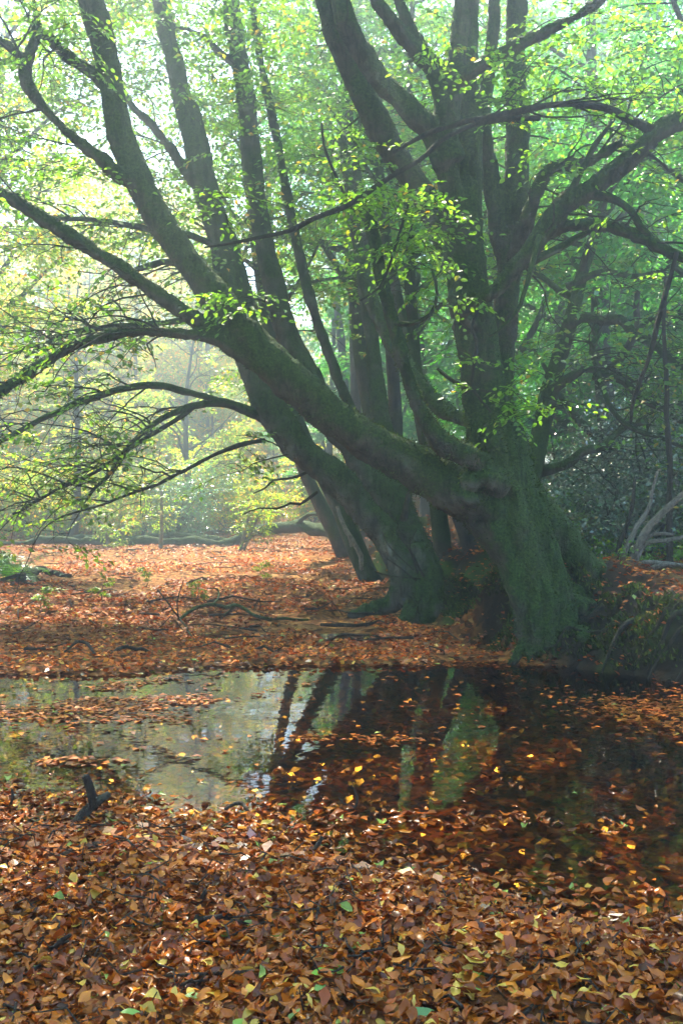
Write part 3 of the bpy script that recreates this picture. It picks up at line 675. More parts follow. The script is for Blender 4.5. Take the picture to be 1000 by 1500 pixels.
ramify(clump, c_base, [(c_strokes[0][0][:14], 0), (c_strokes[3][0][:14], 0)], r_, 16, 0.7, 0.0, out=LS)
over = blob((-2.8, 15.8, 8.8), (5.6, 4.2, 4.4), 2700, r_)
over = over[(over[:, 2] > 5.0) & ((over[:, 2] < 8.6) | (r_.random(len(over)) < 0.4))]
over = np.vstack([over, blob((-2.6, 20.8, 10.4), (5.2, 4.2, 2.4), 1100, r_)])  # high foliage added to shade the ground in front of the clearing
pos = np.vstack([np.array(LS[0]), over])
build_crown(clump, c_base, pos, r_.uniform(0, 6.28, len(pos)), r_, 0.085, size=(0.7, 1.2))

# ------------------------------------------------------------------ forest behind
def named(pts_px, depth_idx=0): pass
hand = [
  # trunk strokes seen between and behind the near trees
  ('slender beech leaning left, third along the bank', [(548,860,18.5,16),(520,800,18.7,14.5),(498,745,18.8,13),(478,705,19,12),(452,655,19.1,11),(428,600,19.2,10),(408,540,19.3,9),(385,430,19.5,8),(365,300,19.6,6),(350,160,19.6,4)], 2.8),
  ('farthest leaning beech of the bank row, beside the sunlit clearing', [(508,822,25,13),(490,780,25,12),(470,740,25,10.5),(448,695,25,9),(425,630,25,8),(410,560,25,7),(400,470,25,6),(395,350,25,5),(390,200,25,4)], 3.2),
  ('straight dim beech trunk seen between the clump and the big beech', [(650,830,17,13),(640,740,17,12),(622,640,17,11),(612,560,17,10),(606,480,17,9),(600,380,17,8),(598,250,17,7),(600,80,17,5),(600,-60,17,3)], 2.6),
  ('mossy beech with forked grey stem just right of the clump', [(690,810,16,13),(672,750,16,12),(648,690,16,11),(632,640,16,10),(620,590,16,9.5),(600,500,16,9),(575,400,16,8),(560,280,16,7),(555,120,16,5)], 2.4),
  ('thick mossy trunk rising beside the bright gap in the middle', [(600,800,20,16),(570,700,20,15),(545,600,20,15),(528,500,20,14),(520,400,20,13),(515,300,20,11),(505,150,20,9),(500,-20,20,6)], 3.4),
  ('leaning mossy beech right of the big trunk with arching limbs', [(772,810,13.6,17),(778,700,13.8,16),(790,630,14,15),(803,575,14,14),(815,525,14,12.5),(832,472,14,11),(850,400,14.2,9),(872,330,14.4,8),(885,250,14.6,6),(900,120,14.6,4)], 2.8),
]
for i, (lab, pts, spread) in enumerate(hand):
    b = P(*pts[0][:3])
    forest_tree(b[0], b[1], 10, lab, r0=0.12, crown0=0.42 if i != 5 else 0.5, spread=spread, seed=300 + i, limbs=13, leaf=0.095, trunk_pts=pts, mat=M_TRUNK2 if i in (0, 1, 3) else M_TRUNK, shift=(1, 1, 1) if i < 2 else (0.85, 1, 1.1))
# arching limbs of the leaning beech on the right
ft = [o for o in bpy.data.objects if o.get('label') == hand[5][0]][0]
fb = np.array(ft.location)
FB = [branch(ft, fb, b, M_TRUNK, seed=80 + k, name='limb') for k, b in enumerate([
    [(830,475,14,10),(852,463,13.8,9),(880,468,13.7,8.5),(905,466,13.6,8),(930,488,13.5,7.5),(958,506,13.4,7),(1000,540,13.3,6.5),(1060,585,13.2,4)],
    [(803,575,14,8),(835,552,13.8,6.5),(862,540,13.7,6),(890,548,13.6,6),(915,562,13.5,5.5),(940,585,13.4,5),(962,596,13.4,4),(1005,622,13.3,3)],
    [(868,467,13.75,6),(873,492,13.7,5),(866,515,13.6,4.5),(872,535,13.6,4),(868,556,13.6,3)],
    [(875,545,13.6,5),(888,580,13.5,4.5),(905,610,13.5,4),(935,632,13.5,4),(970,640,13.4,3),(1010,660,13.4,2)],
    [(787,690,13.9,9),(825,682,13.8,8),(850,664,13.8,7),(880,655,13.7,6),(905,628,13.6,5),(945,612,13.5,4)],
    [(830,420,14.1,6),(880,400,13.9,5),(930,405,13.8,4),(990,390,13.7,3)],
    [(930,488,13.5,4),(950,470,13.4,3.5),(985,462,13.4,3),(1020,440,13.3,2)]])]
LS = [[], []]
ramify(ft, fb, FB, np.random.default_rng(8), 80, 1.1, 0.55, out=LS)
build_crown(ft, fb, LS[0], LS[1], np.random.default_rng(9), 0.085, mask=False, shift=(0.9, 1, 1.15), yellow=0.12)

def copy_tree(root, x, y, rz, sc_, label, group):   # a tree, its parts and their sub-parts
    z0 = float(height(np.array([x]), np.array([y]))[0])
    c = root.copy(); col.objects.link(c); c.location = (x, y, z0 - 0.05); c.rotation_euler = (0, 0, rz); c.scale = (sc_, sc_, sc_)
    tag(c, label, 'tree', group)
    for ch in root.children:
        k = ch.copy(); col.objects.link(k); k.parent = c
        for g in ch.children:
            d = g.copy(); col.objects.link(d); d.parent = k
    return c
RGT = (0.62, 1.12, 2.4); LFT = (1.85, 1.45, 0.6)  # leaf tints: right carries bluish haze, left autumn yellow plus painted sun glow
mid = [  # x, y, height, radius, crown start, spread, label
    (5.2,13.5,11,.15,.2,3.0,'beech at the right edge behind the holly bushes'),(4.3,17.5,13,.15,.15,3.2,'slim beech on the bank just behind the leaning right one'),(7.4,18,13,.18,.12,3.4,'beech farthest right in the middle distance'),
    (3.2,22,14,.16,.15,3.4,'dim beech seen right of the big trunk, midway back'),(8.6,24,14,.2,.12,3.6,'hazy beech at the right margin behind the middle ones'),(5.6,28,15,.2,.1,3.8,'pale hazy beech deep in the wood on the right'),
    (2.2,29,15,.17,.2,3.4,'pale hazy beech deep in the wood right behind the big trunk'),(0.9,20.5,14,.12,.35,2.8,'thin beech behind the clump, beside the bright gap'),
    (-9.0,20,12,.18,.1,4.4,'leafy beech at the left edge nearest the clearing'),(-11.2,27,13,.2,.08,4.4,'leafy beech at the left margin beyond the ferns'),(-8.2,34.5,8.5,.1,.08,3.2,'young low crowned beech right behind the left half of the log'),(-12.2,33,9,.1,.06,3.4,'young low crowned beech behind the far left end of the log'),(-5.0,36.5,7.5,.09,.08,2.8,'young low crowned beech behind the middle of the log'),(-15,31,14,.2,.15,4.0,'leafy beech out at the far left behind the log'),
    (-7.4,23.5,13,.16,.4,4.2,'high crowned beech leaning in from the left over the litter'),(0.3,37,17,.16,.45,3.6,'tall slim beech at the right end of the clearing'),(-12.5,36,18,.17,.3,4.2,'tall slim beech behind the left end of the log'),(0.4,27,15,.13,.4,3.6,'high crowned thin beech behind the clump'),
    (-6.2,17.5,12,.16,.42,4.2,'high crowned beech on the left over the litter'),
    (-8.5,12,12,.2,.4,3.2,'added unseen beech left of the view beside the pool'),(8,2,12,.2,.4,3.2,'added shade beech right of the viewer'),(-7,2,12,.2,.4,3.2,'added shade beech left of the viewer'),(1.5,-6,13,.2,.4,3.2,'added shade beech behind the viewer')]  # this row stands out of view, added for shade near the viewer
for i, (x, y, h, r0, c0, spr, lab) in enumerate(mid):
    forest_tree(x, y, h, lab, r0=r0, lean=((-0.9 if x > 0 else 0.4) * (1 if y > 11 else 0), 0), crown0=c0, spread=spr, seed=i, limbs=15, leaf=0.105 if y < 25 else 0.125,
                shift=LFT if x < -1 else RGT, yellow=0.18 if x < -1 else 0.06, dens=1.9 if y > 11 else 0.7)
BGL = 'tall leafy beech of the hazy wood far behind'
BGG = 'beeches of the hazy wood far behind'
protos = []
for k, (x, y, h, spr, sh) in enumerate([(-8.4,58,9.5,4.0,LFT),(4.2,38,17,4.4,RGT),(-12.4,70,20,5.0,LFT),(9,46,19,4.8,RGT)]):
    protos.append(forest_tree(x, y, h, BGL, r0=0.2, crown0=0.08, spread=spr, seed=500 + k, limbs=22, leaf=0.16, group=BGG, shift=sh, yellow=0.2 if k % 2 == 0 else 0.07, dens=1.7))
r_ = np.random.default_rng(888)
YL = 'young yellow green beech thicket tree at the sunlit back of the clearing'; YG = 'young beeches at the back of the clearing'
yp = [forest_tree(x, y, h, YL, r0=0.08, crown0=0.04, spread=3.3, seed=700 + k, limbs=24, leaf=0.13, group=YG, shift=(2.5, 1.65, 0.5), yellow=0.3, dens=1.7) for k, (x, y, h) in enumerate([(-10.8, 45.5, 14), (-5.4, 47, 13)])]  # yellow leaves, tint raised further to paint in the sunlit glow
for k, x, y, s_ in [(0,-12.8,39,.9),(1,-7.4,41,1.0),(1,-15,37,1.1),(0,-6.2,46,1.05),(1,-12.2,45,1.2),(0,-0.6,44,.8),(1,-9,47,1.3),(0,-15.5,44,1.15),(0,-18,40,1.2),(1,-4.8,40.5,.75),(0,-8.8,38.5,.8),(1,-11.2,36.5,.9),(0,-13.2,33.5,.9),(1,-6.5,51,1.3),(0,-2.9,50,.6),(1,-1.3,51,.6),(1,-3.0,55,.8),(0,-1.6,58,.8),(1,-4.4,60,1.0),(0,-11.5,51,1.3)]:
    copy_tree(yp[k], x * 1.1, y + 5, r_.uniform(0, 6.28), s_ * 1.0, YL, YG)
far = [(0,-13,57,.75),(0,-17.5,54,.8),(0,-21,46,1.05),(0,-6.6,62,.85),(0,1.8,50,.95),(0,-15.5,63,.95),(0,-10.5,65,1.0),(0,-19.5,62,.95),
       (2,-8.5,74,1.1),(2,-18.5,72,1.1),(2,-23,66,1.1),(2,2.5,65,1.0),(2,-14,75,1.2),(2,-28,66,1.2),(2,0.5,80,1.25),(2,-11,83,1.3),(2,-20,82,1.3),
       (1,2.0,42,.95),(1,7.5,36,.95),(1,11.5,34,.95),(1,13.5,41,1),(1,16.5,36,1),(1,5.8,44,1.05),(1,-0.4,41,.7),
       (3,4.5,54,1),(3,13,50,1),(3,17,47,1),(3,21,53,1.05),(3,8.5,60,1.15),(3,15,62,1.15),(3,22,64,1.2),(3,5,68,1.25),(3,27,58,1.2),(3,11,72,1.3)]
for k, x, y, s_ in far:
    copy_tree(protos[k], x, y, r_.uniform(0, 6.28), s_ * r_.uniform(0.93, 1.07), BGL, BGG)
for k, x, y, s_ in [(1,-3,-7,.8),(3,4.5,-6.5,.75),(3,-9,-3,.75),(3,-10.5,6,.75),(1,0.5,-12,.9),(1,4.9,25,.75),(1,7.0,22.5,.75),(3,9.8,21,.7),(1,8.5,27,.9),(1,12.5,25,.9),(3,6.8,33,.9)]:
    if y > 8: copy_tree(protos[k], x, y, r_.uniform(0, 6.28), s_, 'dense leafy beech filling the wood behind the holly bushes', 'dense beeches behind the holly bushes')
    else: copy_tree(protos[k], x, y, r_.uniform(0, 6.28), s_, 'unseen leafy beech added beside or behind the viewpoint for shade', 'added shade beeches around the viewpoint')  # out-of-view trees added to cut skylight on the foreground

# ------------------------------------------------------------------ shrubs
def shrub(x, y, h, w, label, seed, n=220, leaf=0.08, mat=None, shift=(1, 1, 1), yellow=0.05, pal=GREENS, stems=7, name='bush', group=None, stem_mat=None, z_min=0.12):
    r = np.random.default_rng(5000 + seed); z0 = float(height(np.array([x]), np.array([y]))[0]); b = np.array([x, y, z0])
    root = empty(name, b); tag(root, label, 'bush', group); spos, syaw = [], []
    for k in range(stems):
        a = r.uniform(0, 6.28); p = limb_path(b - [0, 0, 0.08], (math.cos(a) * w / h * 0.8, math.sin(a) * w / h * 0.8, 1), h * r.uniform(0.7, 1.05), r, 0.1, 0.2, n=8, gn=0.14)
        tb = Tubes(); tb.add(p, np.linspace(0.03, 0.006, len(p)), 5); obj('stem', tb.mesh('stem', stem_mat or M_TWIG, b), root)
        for _ in range(n // stems):
            j = r.uniform(z_min, 1) * (len(p) - 1); i = int(j); q_ = p[i] + (p[min(i + 1, len(p) - 1)] - p[i]) * (j - i)
            a2 = r.uniform(0, 6.28); off = w * 0.34 * r.random() * (1 - 0.4 * j / len(p))
            spos.append(q_ + np.array([math.cos(a2) * off, math.sin(a2) * off, r.normal(0, 0.1)])); syaw.append(a2)
    build_crown(root, b, spos, syaw, r, leaf, mask=False, mat=mat, shift=shift, yellow=yellow, pal=pal, tilt=0.6, twigs=False, size=(0.6, 1.1))
    return root
HOL = np.array([[0.03, 0.08, 0.035], [0.045, 0.11, 0.045], [0.06, 0.13, 0.055]])
r_ = np.random.default_rng(77)
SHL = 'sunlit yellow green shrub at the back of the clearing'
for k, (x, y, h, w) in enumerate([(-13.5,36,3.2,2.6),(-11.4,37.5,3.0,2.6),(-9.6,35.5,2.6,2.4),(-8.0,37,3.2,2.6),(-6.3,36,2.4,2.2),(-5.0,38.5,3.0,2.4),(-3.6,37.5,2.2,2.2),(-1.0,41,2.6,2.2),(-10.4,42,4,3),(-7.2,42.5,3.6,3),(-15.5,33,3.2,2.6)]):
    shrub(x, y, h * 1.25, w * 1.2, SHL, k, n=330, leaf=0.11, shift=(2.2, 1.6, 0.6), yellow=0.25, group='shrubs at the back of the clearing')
shrub(*P(255, 770, 33.5)[:2], 2.7, 2.0, 'pale glossy leaved shrub glinting white in the sun behind the fallen log', 40, n=240, leaf=0.09, mat=M_HOLLY, pal=HOL * 3)  # holly leaf colour brightened to paint in the white sun glint
HL = 'dark glossy holly bush in shade on the right bank'
for k, (x, y, h, w) in enumerate([(3.7,14.2,1.7,1.6),(4.6,13.4,2.1,1.7),(4.4,15.6,2.5,2.0),(3.6,17.2,2.0,1.8),(5.6,15.5,2.6,2.0),(5.2,18.5,2.6,2.2),(6.6,19,3,2.2),(4.0,20.5,2.4,2)]):
    shrub(x, y, h, w, HL, 60 + k, n=300, leaf=0.065, mat=M_HOLLY, pal=HOL, yellow=0.01, group='holly bushes on the right bank', z_min=0.25)

# pale multi stemmed shrub
r_ = np.random.default_rng(90); hz = P(925, 852, 12.2)
ms = empty('bare_shrub', hz); tag(ms, 'pale bare multi stemmed shrub at the right edge on the bank', 'shrub')
for k, pts in enumerate([
    [(912,860,12.2,6),(925,820,12.2,6),(945,780,12.1,6),(970,750,12,5),(1005,715,11.9,4),(1060,650,11.8,2)],
    [(905,858,12.2,4),(915,810,12.2,4),(932,770,12.2,4),(950,745,12.2,3),(962,690,12.2,2)],
    [(925,860,12.1,5),(950,835,12,4),(975,825,11.9,4),(1010,828,11.8,3)],
    [(900,856,12.2,3),(915,835,12.1,3),(945,822,12,3),(990,826,11.9,3)],
    [(895,858,12.3,3.5),(905,800,12.3,3.5),(925,750,12.3,3),(930,700,12.3,2)],
    [(918,860,12.2,4),(940,800,12.2,4),(975,790,12.1,3),(1005,785,12,3)],
    [(930,800,12.2,3),(955,782,12.1,3),(985,782,12,2)]]):
    branch(ms, hz, pts, M_PALE if k != 4 else M_TWIG, seed=100 + k, name='stem')
pole_b = P(978, 850, 12.6)
pole = empty('sapling', pole_b); tag(pole, 'thin straight upright sapling pole near the right edge', 'sapling')
branch(pole, pole_b, [(982,855,12.6,5),(980,760,12.6,4.5),(979,680,12.6,4.5),(977,600,12.6,4),(976,540,12.6,3.5),(973,480,12.6,3),(972,400,12.6,2)], M_TWIG, seed=120, name='trunk')
# bramble carpet
gx = r_.uniform(2.9, 7, 900); gy = r_.uniform(12.2, 20, 900); kk = bank_t(gx, gy) > 1.4
gp = np.stack([gx, gy, height(gx, gy) + r_.uniform(0.02, 0.22, 900)], -1)[kk]
lm, tm = sprays_to_mesh('ground_cover', gp, r_.uniform(0, 6.28, len(gp)), r_.uniform(0.4, 0.8, len(gp)), r_, leaf=0.06, shift=(1.1, 1.25, 0.9), tilt=0.7, twigs=False)
tag(obj('ground_cover', lm), 'bright green low bramble leaves carpeting the ground behind the bank', 'ground cover', kind='stuff')

# ------------------------------------------------------------------ ferns
def fern(px, py, d, size, label, seed, fronds=11):
    r = np.random.default_rng(seed); b = P(px, py, d); b[2] = float(height(np.array([b[0]]), np.array([b[1]]))[0])
    root = empty('fern', b); tag(root, label, 'fern', )
    for k in range(fronds):
        a = k / fronds * 6.28 + r.normal(0, 0.2); L = size * r.uniform(0.7, 1.1)
        t = np.linspace(0, 1, 12); el = r.uniform(0.7, 1.2)
        rad = L * (0.75 * t); z = L * (el * t - 0.75 * t * t)
        rach = np.stack([np.cos(a) * rad, np.sin(a) * rad, z], -1); VV, CC = [], []
        side = np.array([-math.sin(a), math.cos(a), 0])
        for i in range(1, 12):
            for s in (-1, 1):
                ln = L * 0.30 * math.sin(math.pi * (0.12 + 0.86 * t[i])) * r.uniform(0.85, 1.1)
                for j in range(5):
                    u = (j + 0.5) / 5; c = rach[i] + side * s * ln * u + np.array([0, 0, -0.12 * ln * u]); dv = rach[i] - rach[i - 1]; dv /= np.linalg.norm(dv)
                    h = 0.034 * size * (1.15 - u); w = side * s * ln * 0.13
                    VV += [c - w, c + dv * h, c + w, c - dv * h]
                    CC += [np.array([0.11, 0.24, 0.03]) * r.uniform(0.7, 1.2)] * 4
        tb = Tubes(); tb.add(rach, np.linspace(0.008, 0.002, 12), 3); nv = len(VV); VV = VV + list(tb.V[0]); CC = CC + [np.array([0.1, 0.14, 0.03])] * len(tb.V[0])
        obj('frond', make_mesh('frond', np.array(VV), [np.arange(nv).reshape(-1, 4), np.vstack(tb.F4) + nv], M_LEAF, np.array(CC)), root)
fern(20, 858, 18.2, 1.15, 'bright green fern tuft at the left edge of the clearing', 1, 13)
fern(-30, 852, 18.6, 1.2, 'green fern cut off by the left edge, behind the bright tuft', 2, 11)
FL = 'small fern among the shrubs behind the fallen log'
for k, (px, py, d) in enumerate([(190, 768, 37), (300, 765, 37), (90, 770, 36)]): 
    o = fern(px, py, d, 0.9, FL, 10 + k, 9)
for o in bpy.data.objects:
    if o.get('label') == FL: o['group'] = 'small ferns behind the log'

# ------------------------------------------------------------------ fallen wood, saplings and sticks
def on_ground(pts, lift=0.0):
    """(px,py,rpx,lift m) -> stroke lying on the ground, with its depth found from the ground"""
    out = []
    for px, py, rp, lf in pts:
        d = 10.0
        for _ in range(40):
            x = (px - 500) / FPX * d; z = float(height(np.array([x]), np.array([d]))[0]); z = max(z, 0.0) + lf
            dn = (CAM_H - z) * FPX / max(py - 720, 6); d = 0.5 * d + 0.5 * min(dn, 60)
        out.append((px, py, d, rp))
    return out
def wood(name, label, cat, strokes, mat, seed=0, group=None, parts=None, step=0.03):
    root = empty(name, P(*strokes[0][0][:3])); b = np.array(root.location); tag(root, label, cat, group)
    for k, s in enumerate(strokes):
        branch(root, b, s, mat, step=step, seed=seed + k, name=(parts[k] if parts else ('stem' if k == 0 else 'branch')), amp=0.6, sides=8)
    return root
D = 31.5
wood('fallen_log', 'long low mossy fallen log stretching across the back of the clearing', 'log', [
    [(500,788,28,10),(470,776,29,10),(430,771,30,9.5),(395,775,30.5,9),(365,781,30.8,8.5),(345,793,31,8.5),(318,799,31,7),(285,794,31,7.5),(250,797,31,6.5),(220,791,31,7),(180,796,31,6.5),(150,791,31,7),(110,796,31,6),(75,791,31,6),(40,798,31,5),(0,796,31,5),(-60,799,31,4)],
    [(345,795,31.5,6),(300,790,31.8,6),(255,784,32,5),(200,790,32,5),(120,788,32,5),(60,795,31.8,4),(0,797,31.8,3)],
    [(400,778,31,5),(440,768,30,4),(480,770,29,4)], [(430,772,30,4),(455,752,29,3),(485,760,28,3)], [(260,797,31.5,4),(245,775,31.5,2.5),(238,762,31.5,1.5)]], M_TRUNK, 200, step=0.15)
wood('fallen_branch', 'mossy arched fallen branch on the leaf litter in mid clearing', 'branch', [
    on_ground([(262,908,1.8,0),(276,897,2.4,.08),(290,889,2.6,.13),(312,885,3,.17),(330,889,3,.15),(345,886,3,.16),(362,894,2.6,.1),(378,902,2.4,.04),(410,905,2,.02),(450,909,1.6,0.0)]), on_ground([(312,885,1.8,.17),(322,872,1.4,.2),(318,864,1.1,.23),(305,862,.8,.24)]), on_ground([(345,887,2,.16),(328,902,2,.02)])], M_TRUNK, 210)
wood('fallen_branch', 'dark fallen branch lying by the fern at the left edge', 'branch', [
    on_ground([(30,850,6,.05),(50,838,6,.12),(65,832,5,.18),(82,838,4,.12),(102,847,3,.02)]), on_ground([(50,840,4,.12),(30,842,3,.1),(0,852,3,.03)])], M_WOOD, 215)
wood('arched_stick', 'small dark arched root arching above the litter at the far shore, left', 'stick', [on_ground([(90,958,1.2,0),(103,948,1.8,.05),(112,940,2.2,.09),(122,941,2.4,.08),(130,946,2.2,.06),(140,960,1.8,0)])], M_WOOD, 220)
wood('arched_stick', 'thicker dark arched root at the far shore, right of its thin neighbour', 'stick', [on_ground([(162,960,1.5,0),(172,951,2.2,.05),(186,947,2.6,.07),(197,951,2.6,.05),(208,950,2.4,.05),(222,959,1.8,0)])], M_WOOD, 222)
wood('bare_twig', 'bare upright twig with thin side shoots in the mid clearing', 'twig', [on_ground([(286,940,1.5,0)]) + [(*P2[:2], 12.6, 1.3) for P2 in [(268,912),(250,888),(232,865)]], [(262,905,12.6,1),(260,880,12.6,1),(268,850,12.6,.8)], [(250,888,12.6,1),(236,895,12.6,.8)]], M_TWIG, 224)
STK = [
  ('forked dark stick standing in the near litter on the left', [on_ground([(108,1208,5,0)]) + [(128,1184,5.2,8),(145,1170,5.2,7),(163,1158,5.2,5)], [(138,1178,5.2,6.5),(133,1160,5.2,6),(128,1142,5.2,5.5)]]),
  ('flat weathered grey log piece half sunk in the near litter', [on_ground([(60,1272,5,.0),(90,1255,8,.01),(120,1243,9,.015),(150,1237,8,.015),(178,1226,5,.0)])]),
  ('short dark stick poking up left of the bright glint', [on_ground([(252,1252,3,0)]) + [(259,1235,4.85,4),(268,1214,4.85,3)]]),
  ('L shaped broken twig in the centre of the near litter', [on_ground([(286,1346,4,.02),(310,1345,4,.03),(340,1340,3.5,.02)]), on_ground([(288,1345,3.5,.02)]) + [(295,1328,4.0,4),(303,1310,4.0,3)]]),
  ('dark twig lying behind the L shaped twig', [on_ground([(305,1320,3,.01),(325,1311,4,.02),(342,1306,2.5,0)])]),
  ('small dark stick standing at the left in the front litter', [on_ground([(55,1392,3,0)]) + [(59,1380,3.7,4),(63,1374,3.7,3)]]),
  ('low dark stub in the front litter near the left edge', [on_ground([(78,1392,4,.01),(90,1378,4,.05),(102,1370,3,.08)])]),
  ('short upright stub in the front litter right of centre', [on_ground([(607,1450,3,0)]) + [(607,1436,3.45,3.5),(606,1422,3.45,3)]]),
  ('thin upright twig in the front litter right of the stub', [on_ground([(824,1500,2,0)]) + [(822,1470,3.25,2),(817,1435,3.25,1.5)]]),
  ('thin bent twig rising from the water right of centre', [on_ground([(505,1190,2,0)]) + [(522,1180,5.4,2),(524,1165,5.4,1.6),(517,1150,5.4,1.2)], [(521,1182,5.4,1.6),(505,1178,5.4,1.2),(498,1170,5.4,1)]]),
  ('dark stick half sunk at the edge of the bright glint', [on_ground([(455,1252,3,0)]) + [(465,1240,4.75,3.5),(470,1232,4.75,3)]]),
  ('curled dark twig on the floating leaves left of the glint', [on_ground([(330,1186,2,.01),(345,1180,3,.02),(358,1180,3,.02),(368,1190,2.5,0)])]),
  ('long thin dark twig lying in the front right litter', [on_ground([(760,1500,3,.01),(775,1480,4,.03),(800,1465,3,.03),(830,1445,2,.01)])]),
  ('dark twig lying diagonally in the lower left front litter', [on_ground([(10,1440,3,.01),(40,1425,3,.03),(70,1405,2.5,.02)])]),
  ('thin stick lying across the middle of the front litter', [on_ground([(230,1432,2,.02),(300,1428,2.5,.03),(370,1424,2,.02)])]),
  ('small twig poking from the floating leaf mat on the left', [on_ground([(15,1182,2,0)]) + [(19,1170,5.4,2),(17,1160,5.4,1.5)]]),
  ('long thin branch lying on the litter right of mid clearing', [on_ground([(470,914,2,.02),(510,916,3,.03),(550,914,2,.02)])]),
  ('thin grey branch flat on the litter at the foot of the clump', [on_ground([(480,938,1.5,.02),(505,930,2,.03),(560,932,1.5,.01)])]),
]
for k, (lab, st) in enumerate(STK):
    wood('stick', lab, 'stick', st, M_WOOD, 300 + 5 * k, step=0.02)
# saplings by the log
for k, (lab, pts) in enumerate([
    ('thin forked sapling left of the pair in front of the fallen log', [[(161,815,30,3),(158,790,30,3),(150,770,30,2.5),(136,752,30,2)]]),
    ('slim straight sapling right beside the forked one by the log', [[(180,812,30.5,2),(180,790,30.5,2),(181,770,30.5,1.5)]]),
    ('lone sapling rising behind the fallen log under the glinting shrub', [[(233,818,29.5,3.5),(236,790,29.5,3),(238,755,29.5,2.5),(237,720,29.5,2)]]),
    ('two stemmed sapling standing on the right part of the fallen log', [[(347,828,28.5,2.5),(355,795,28.5,2.5),(362,765,28.5,2),(368,735,28.5,1.5)], [(349,826,28.5,2),(362,795,28.5,2),(375,765,28.5,1.5),(388,740,28.5,1)]])]):
    o = wood('sapling', lab, 'sapling', pts, M_PALE, 400 + k, step=0.1)
    r_ = np.random.default_rng(410 + k); b = np.array(o.location)
    tops = np.vstack([stroke(p_, 0.1)[0][-8:] for p_ in pts]); tp = np.repeat(tops, 3, 0) + r_.normal(0, 0.18, (len(tops) * 3, 3))
    build_crown(o, b, tp, r_.uniform(0, 6.28, len(tp)), r_, 0.085, mask=False, shift=(1.3, 1.1, 0.8), yellow=0.15, size=(0.5, 0.9))
wood('dead_branch', 'pale bare dead branch leaning at the foot of the third beech', 'branch', [[(494,742,18.2,3),(500,765,18.1,3.5),(515,790,18,4),(528,812,18,4),(532,832,18,3)], [(505,770,18.1,2),(515,800,18,2)]], M_PALE, 430)
r_ = np.random.default_rng(440)
wood('dead_branch', 'tangle of thin bare grey twigs hanging at the foot of the clump', 'branch', [[(620,845,13.2,1.6),(605,815,13.1,1.5),(590,790,13.1,1.2)], [(610,850,13.1,1.4),(585,830,13,1.2),(565,815,13,1)], [(615,848,13.1,1.4),(575,845,13,1.2),(548,838,13,1)], [(612,840,13.1,1.2),(600,800,13,1),(610,775,13,.8)], [(605,835,13.1,1.2),(570,800,13,1),(560,780,13,.8)]], M_TWIG, 441)

# ------------------------------------------------------------------ fallen leaves
DEADC = np.array([[0.30, 0.10, 0.016], [0.36, 0.135, 0.022], [0.21, 0.06, 0.012], [0.44, 0.19, 0.035], [0.10, 0.032, 0.010], [0.26, 0.07, 0.012], [0.34, 0.115, 0.018], [0.16, 0.05, 0.012]])
def dead_colors(n, r, green=0.012, yellow=0.035):
    c = DEADC[r.integers(0, len(DEADC), n)] * r.uniform(0.6, 1.25, (n, 1)) * np.array([1.06, 0.80, 0.32])
    k = r.random(n); c[k < yellow] = np.array([0.50, 0.32, 0.05]); g = k > 1 - green; c[g] = np.array([0.20, 0.27, 0.05]); return c
def leaf_template(r, hi=True):
    """a curled beech leaf, length 1 along x, 11 verts / 10 faces"""
    ts = np.array([0, 0.14, 0.36, 0.6, 0.82, 1.0]); ws = np.array([0, 0.17, 0.29, 0.25, 0.11, 0]) * r.uniform(0.55, 1.25)
    bend = r.uniform(-1.6, 2.2); fold = r.uniform(-0.4, 1.3); tw = r.normal(0, 0.9)
    zc = bend * 0.35 * (ts - 0.5) ** 2 * 2
    mid = np.stack([ts - 0.5, 0.05 * np.sin(ts * 3 + r.uniform(0, 6)), zc], -1)
    V = [mid[0]]; Lf, Rt, Md = [], [], []
    for i in range(1, 5):
        a = tw * (ts[i] - 0.5)
        Md.append(len(V)); V.append(mid[i])
        for s, ar in ((1, Lf), (-1, Rt)):
            w = ws[i] * (r.uniform(0.88, 1.1) if r.random() > 0.12 else r.uniform(0.3, 0.7)); ar.append(len(V)); V.append(mid[i] + np.array([0.05 * s * a, s * w * math.cos(a), w * (fold * 0.8 + s * math.sin(a)) + r.normal(0, 0.035)]))
    tip = len(V); V.append(mid[5]); F = []
    for e, s in ((Lf, 1), (Rt, -1)):
        seq = [(0, Md[0], e[0])]
        f3 = [(0, Md[0], e[0])]; f4 = [(Md[i], Md[i + 1], e[i + 1], e[i]) for i in range(3)]; l3 = [(Md[3], tip, e[3])]
        F.append((f3 + l3, f4))
    t3 = F[0][0] + [x[::-1] for x in F[1][0]]; t4 = F[0][1] + [x[::-1] for x in F[1][1]]
    return np.array(V), np.array(t3), np.array(t4)
LT = [leaf_template(np.random.default_rng(600 + k)) for k in range(36)]

def rot(yaw, pitch, roll):
    cy_, sy = np.cos(yaw), np.sin(yaw); cp, sp = np.cos(pitch), np.sin(pitch); cr, sr = np.cos(roll), np.sin(roll)
    return np.stack([np.stack([cy_ * cp, cy_ * sp * sr - sy * cr, cy_ * sp * cr + sy * sr], -1), np.stack([sy * cp, sy * sp * sr + cy_ * cr, sy * sp * cr - cy_ * sr], -1), np.stack([-sp, cp * sr, cp * cr], -1)], -2)

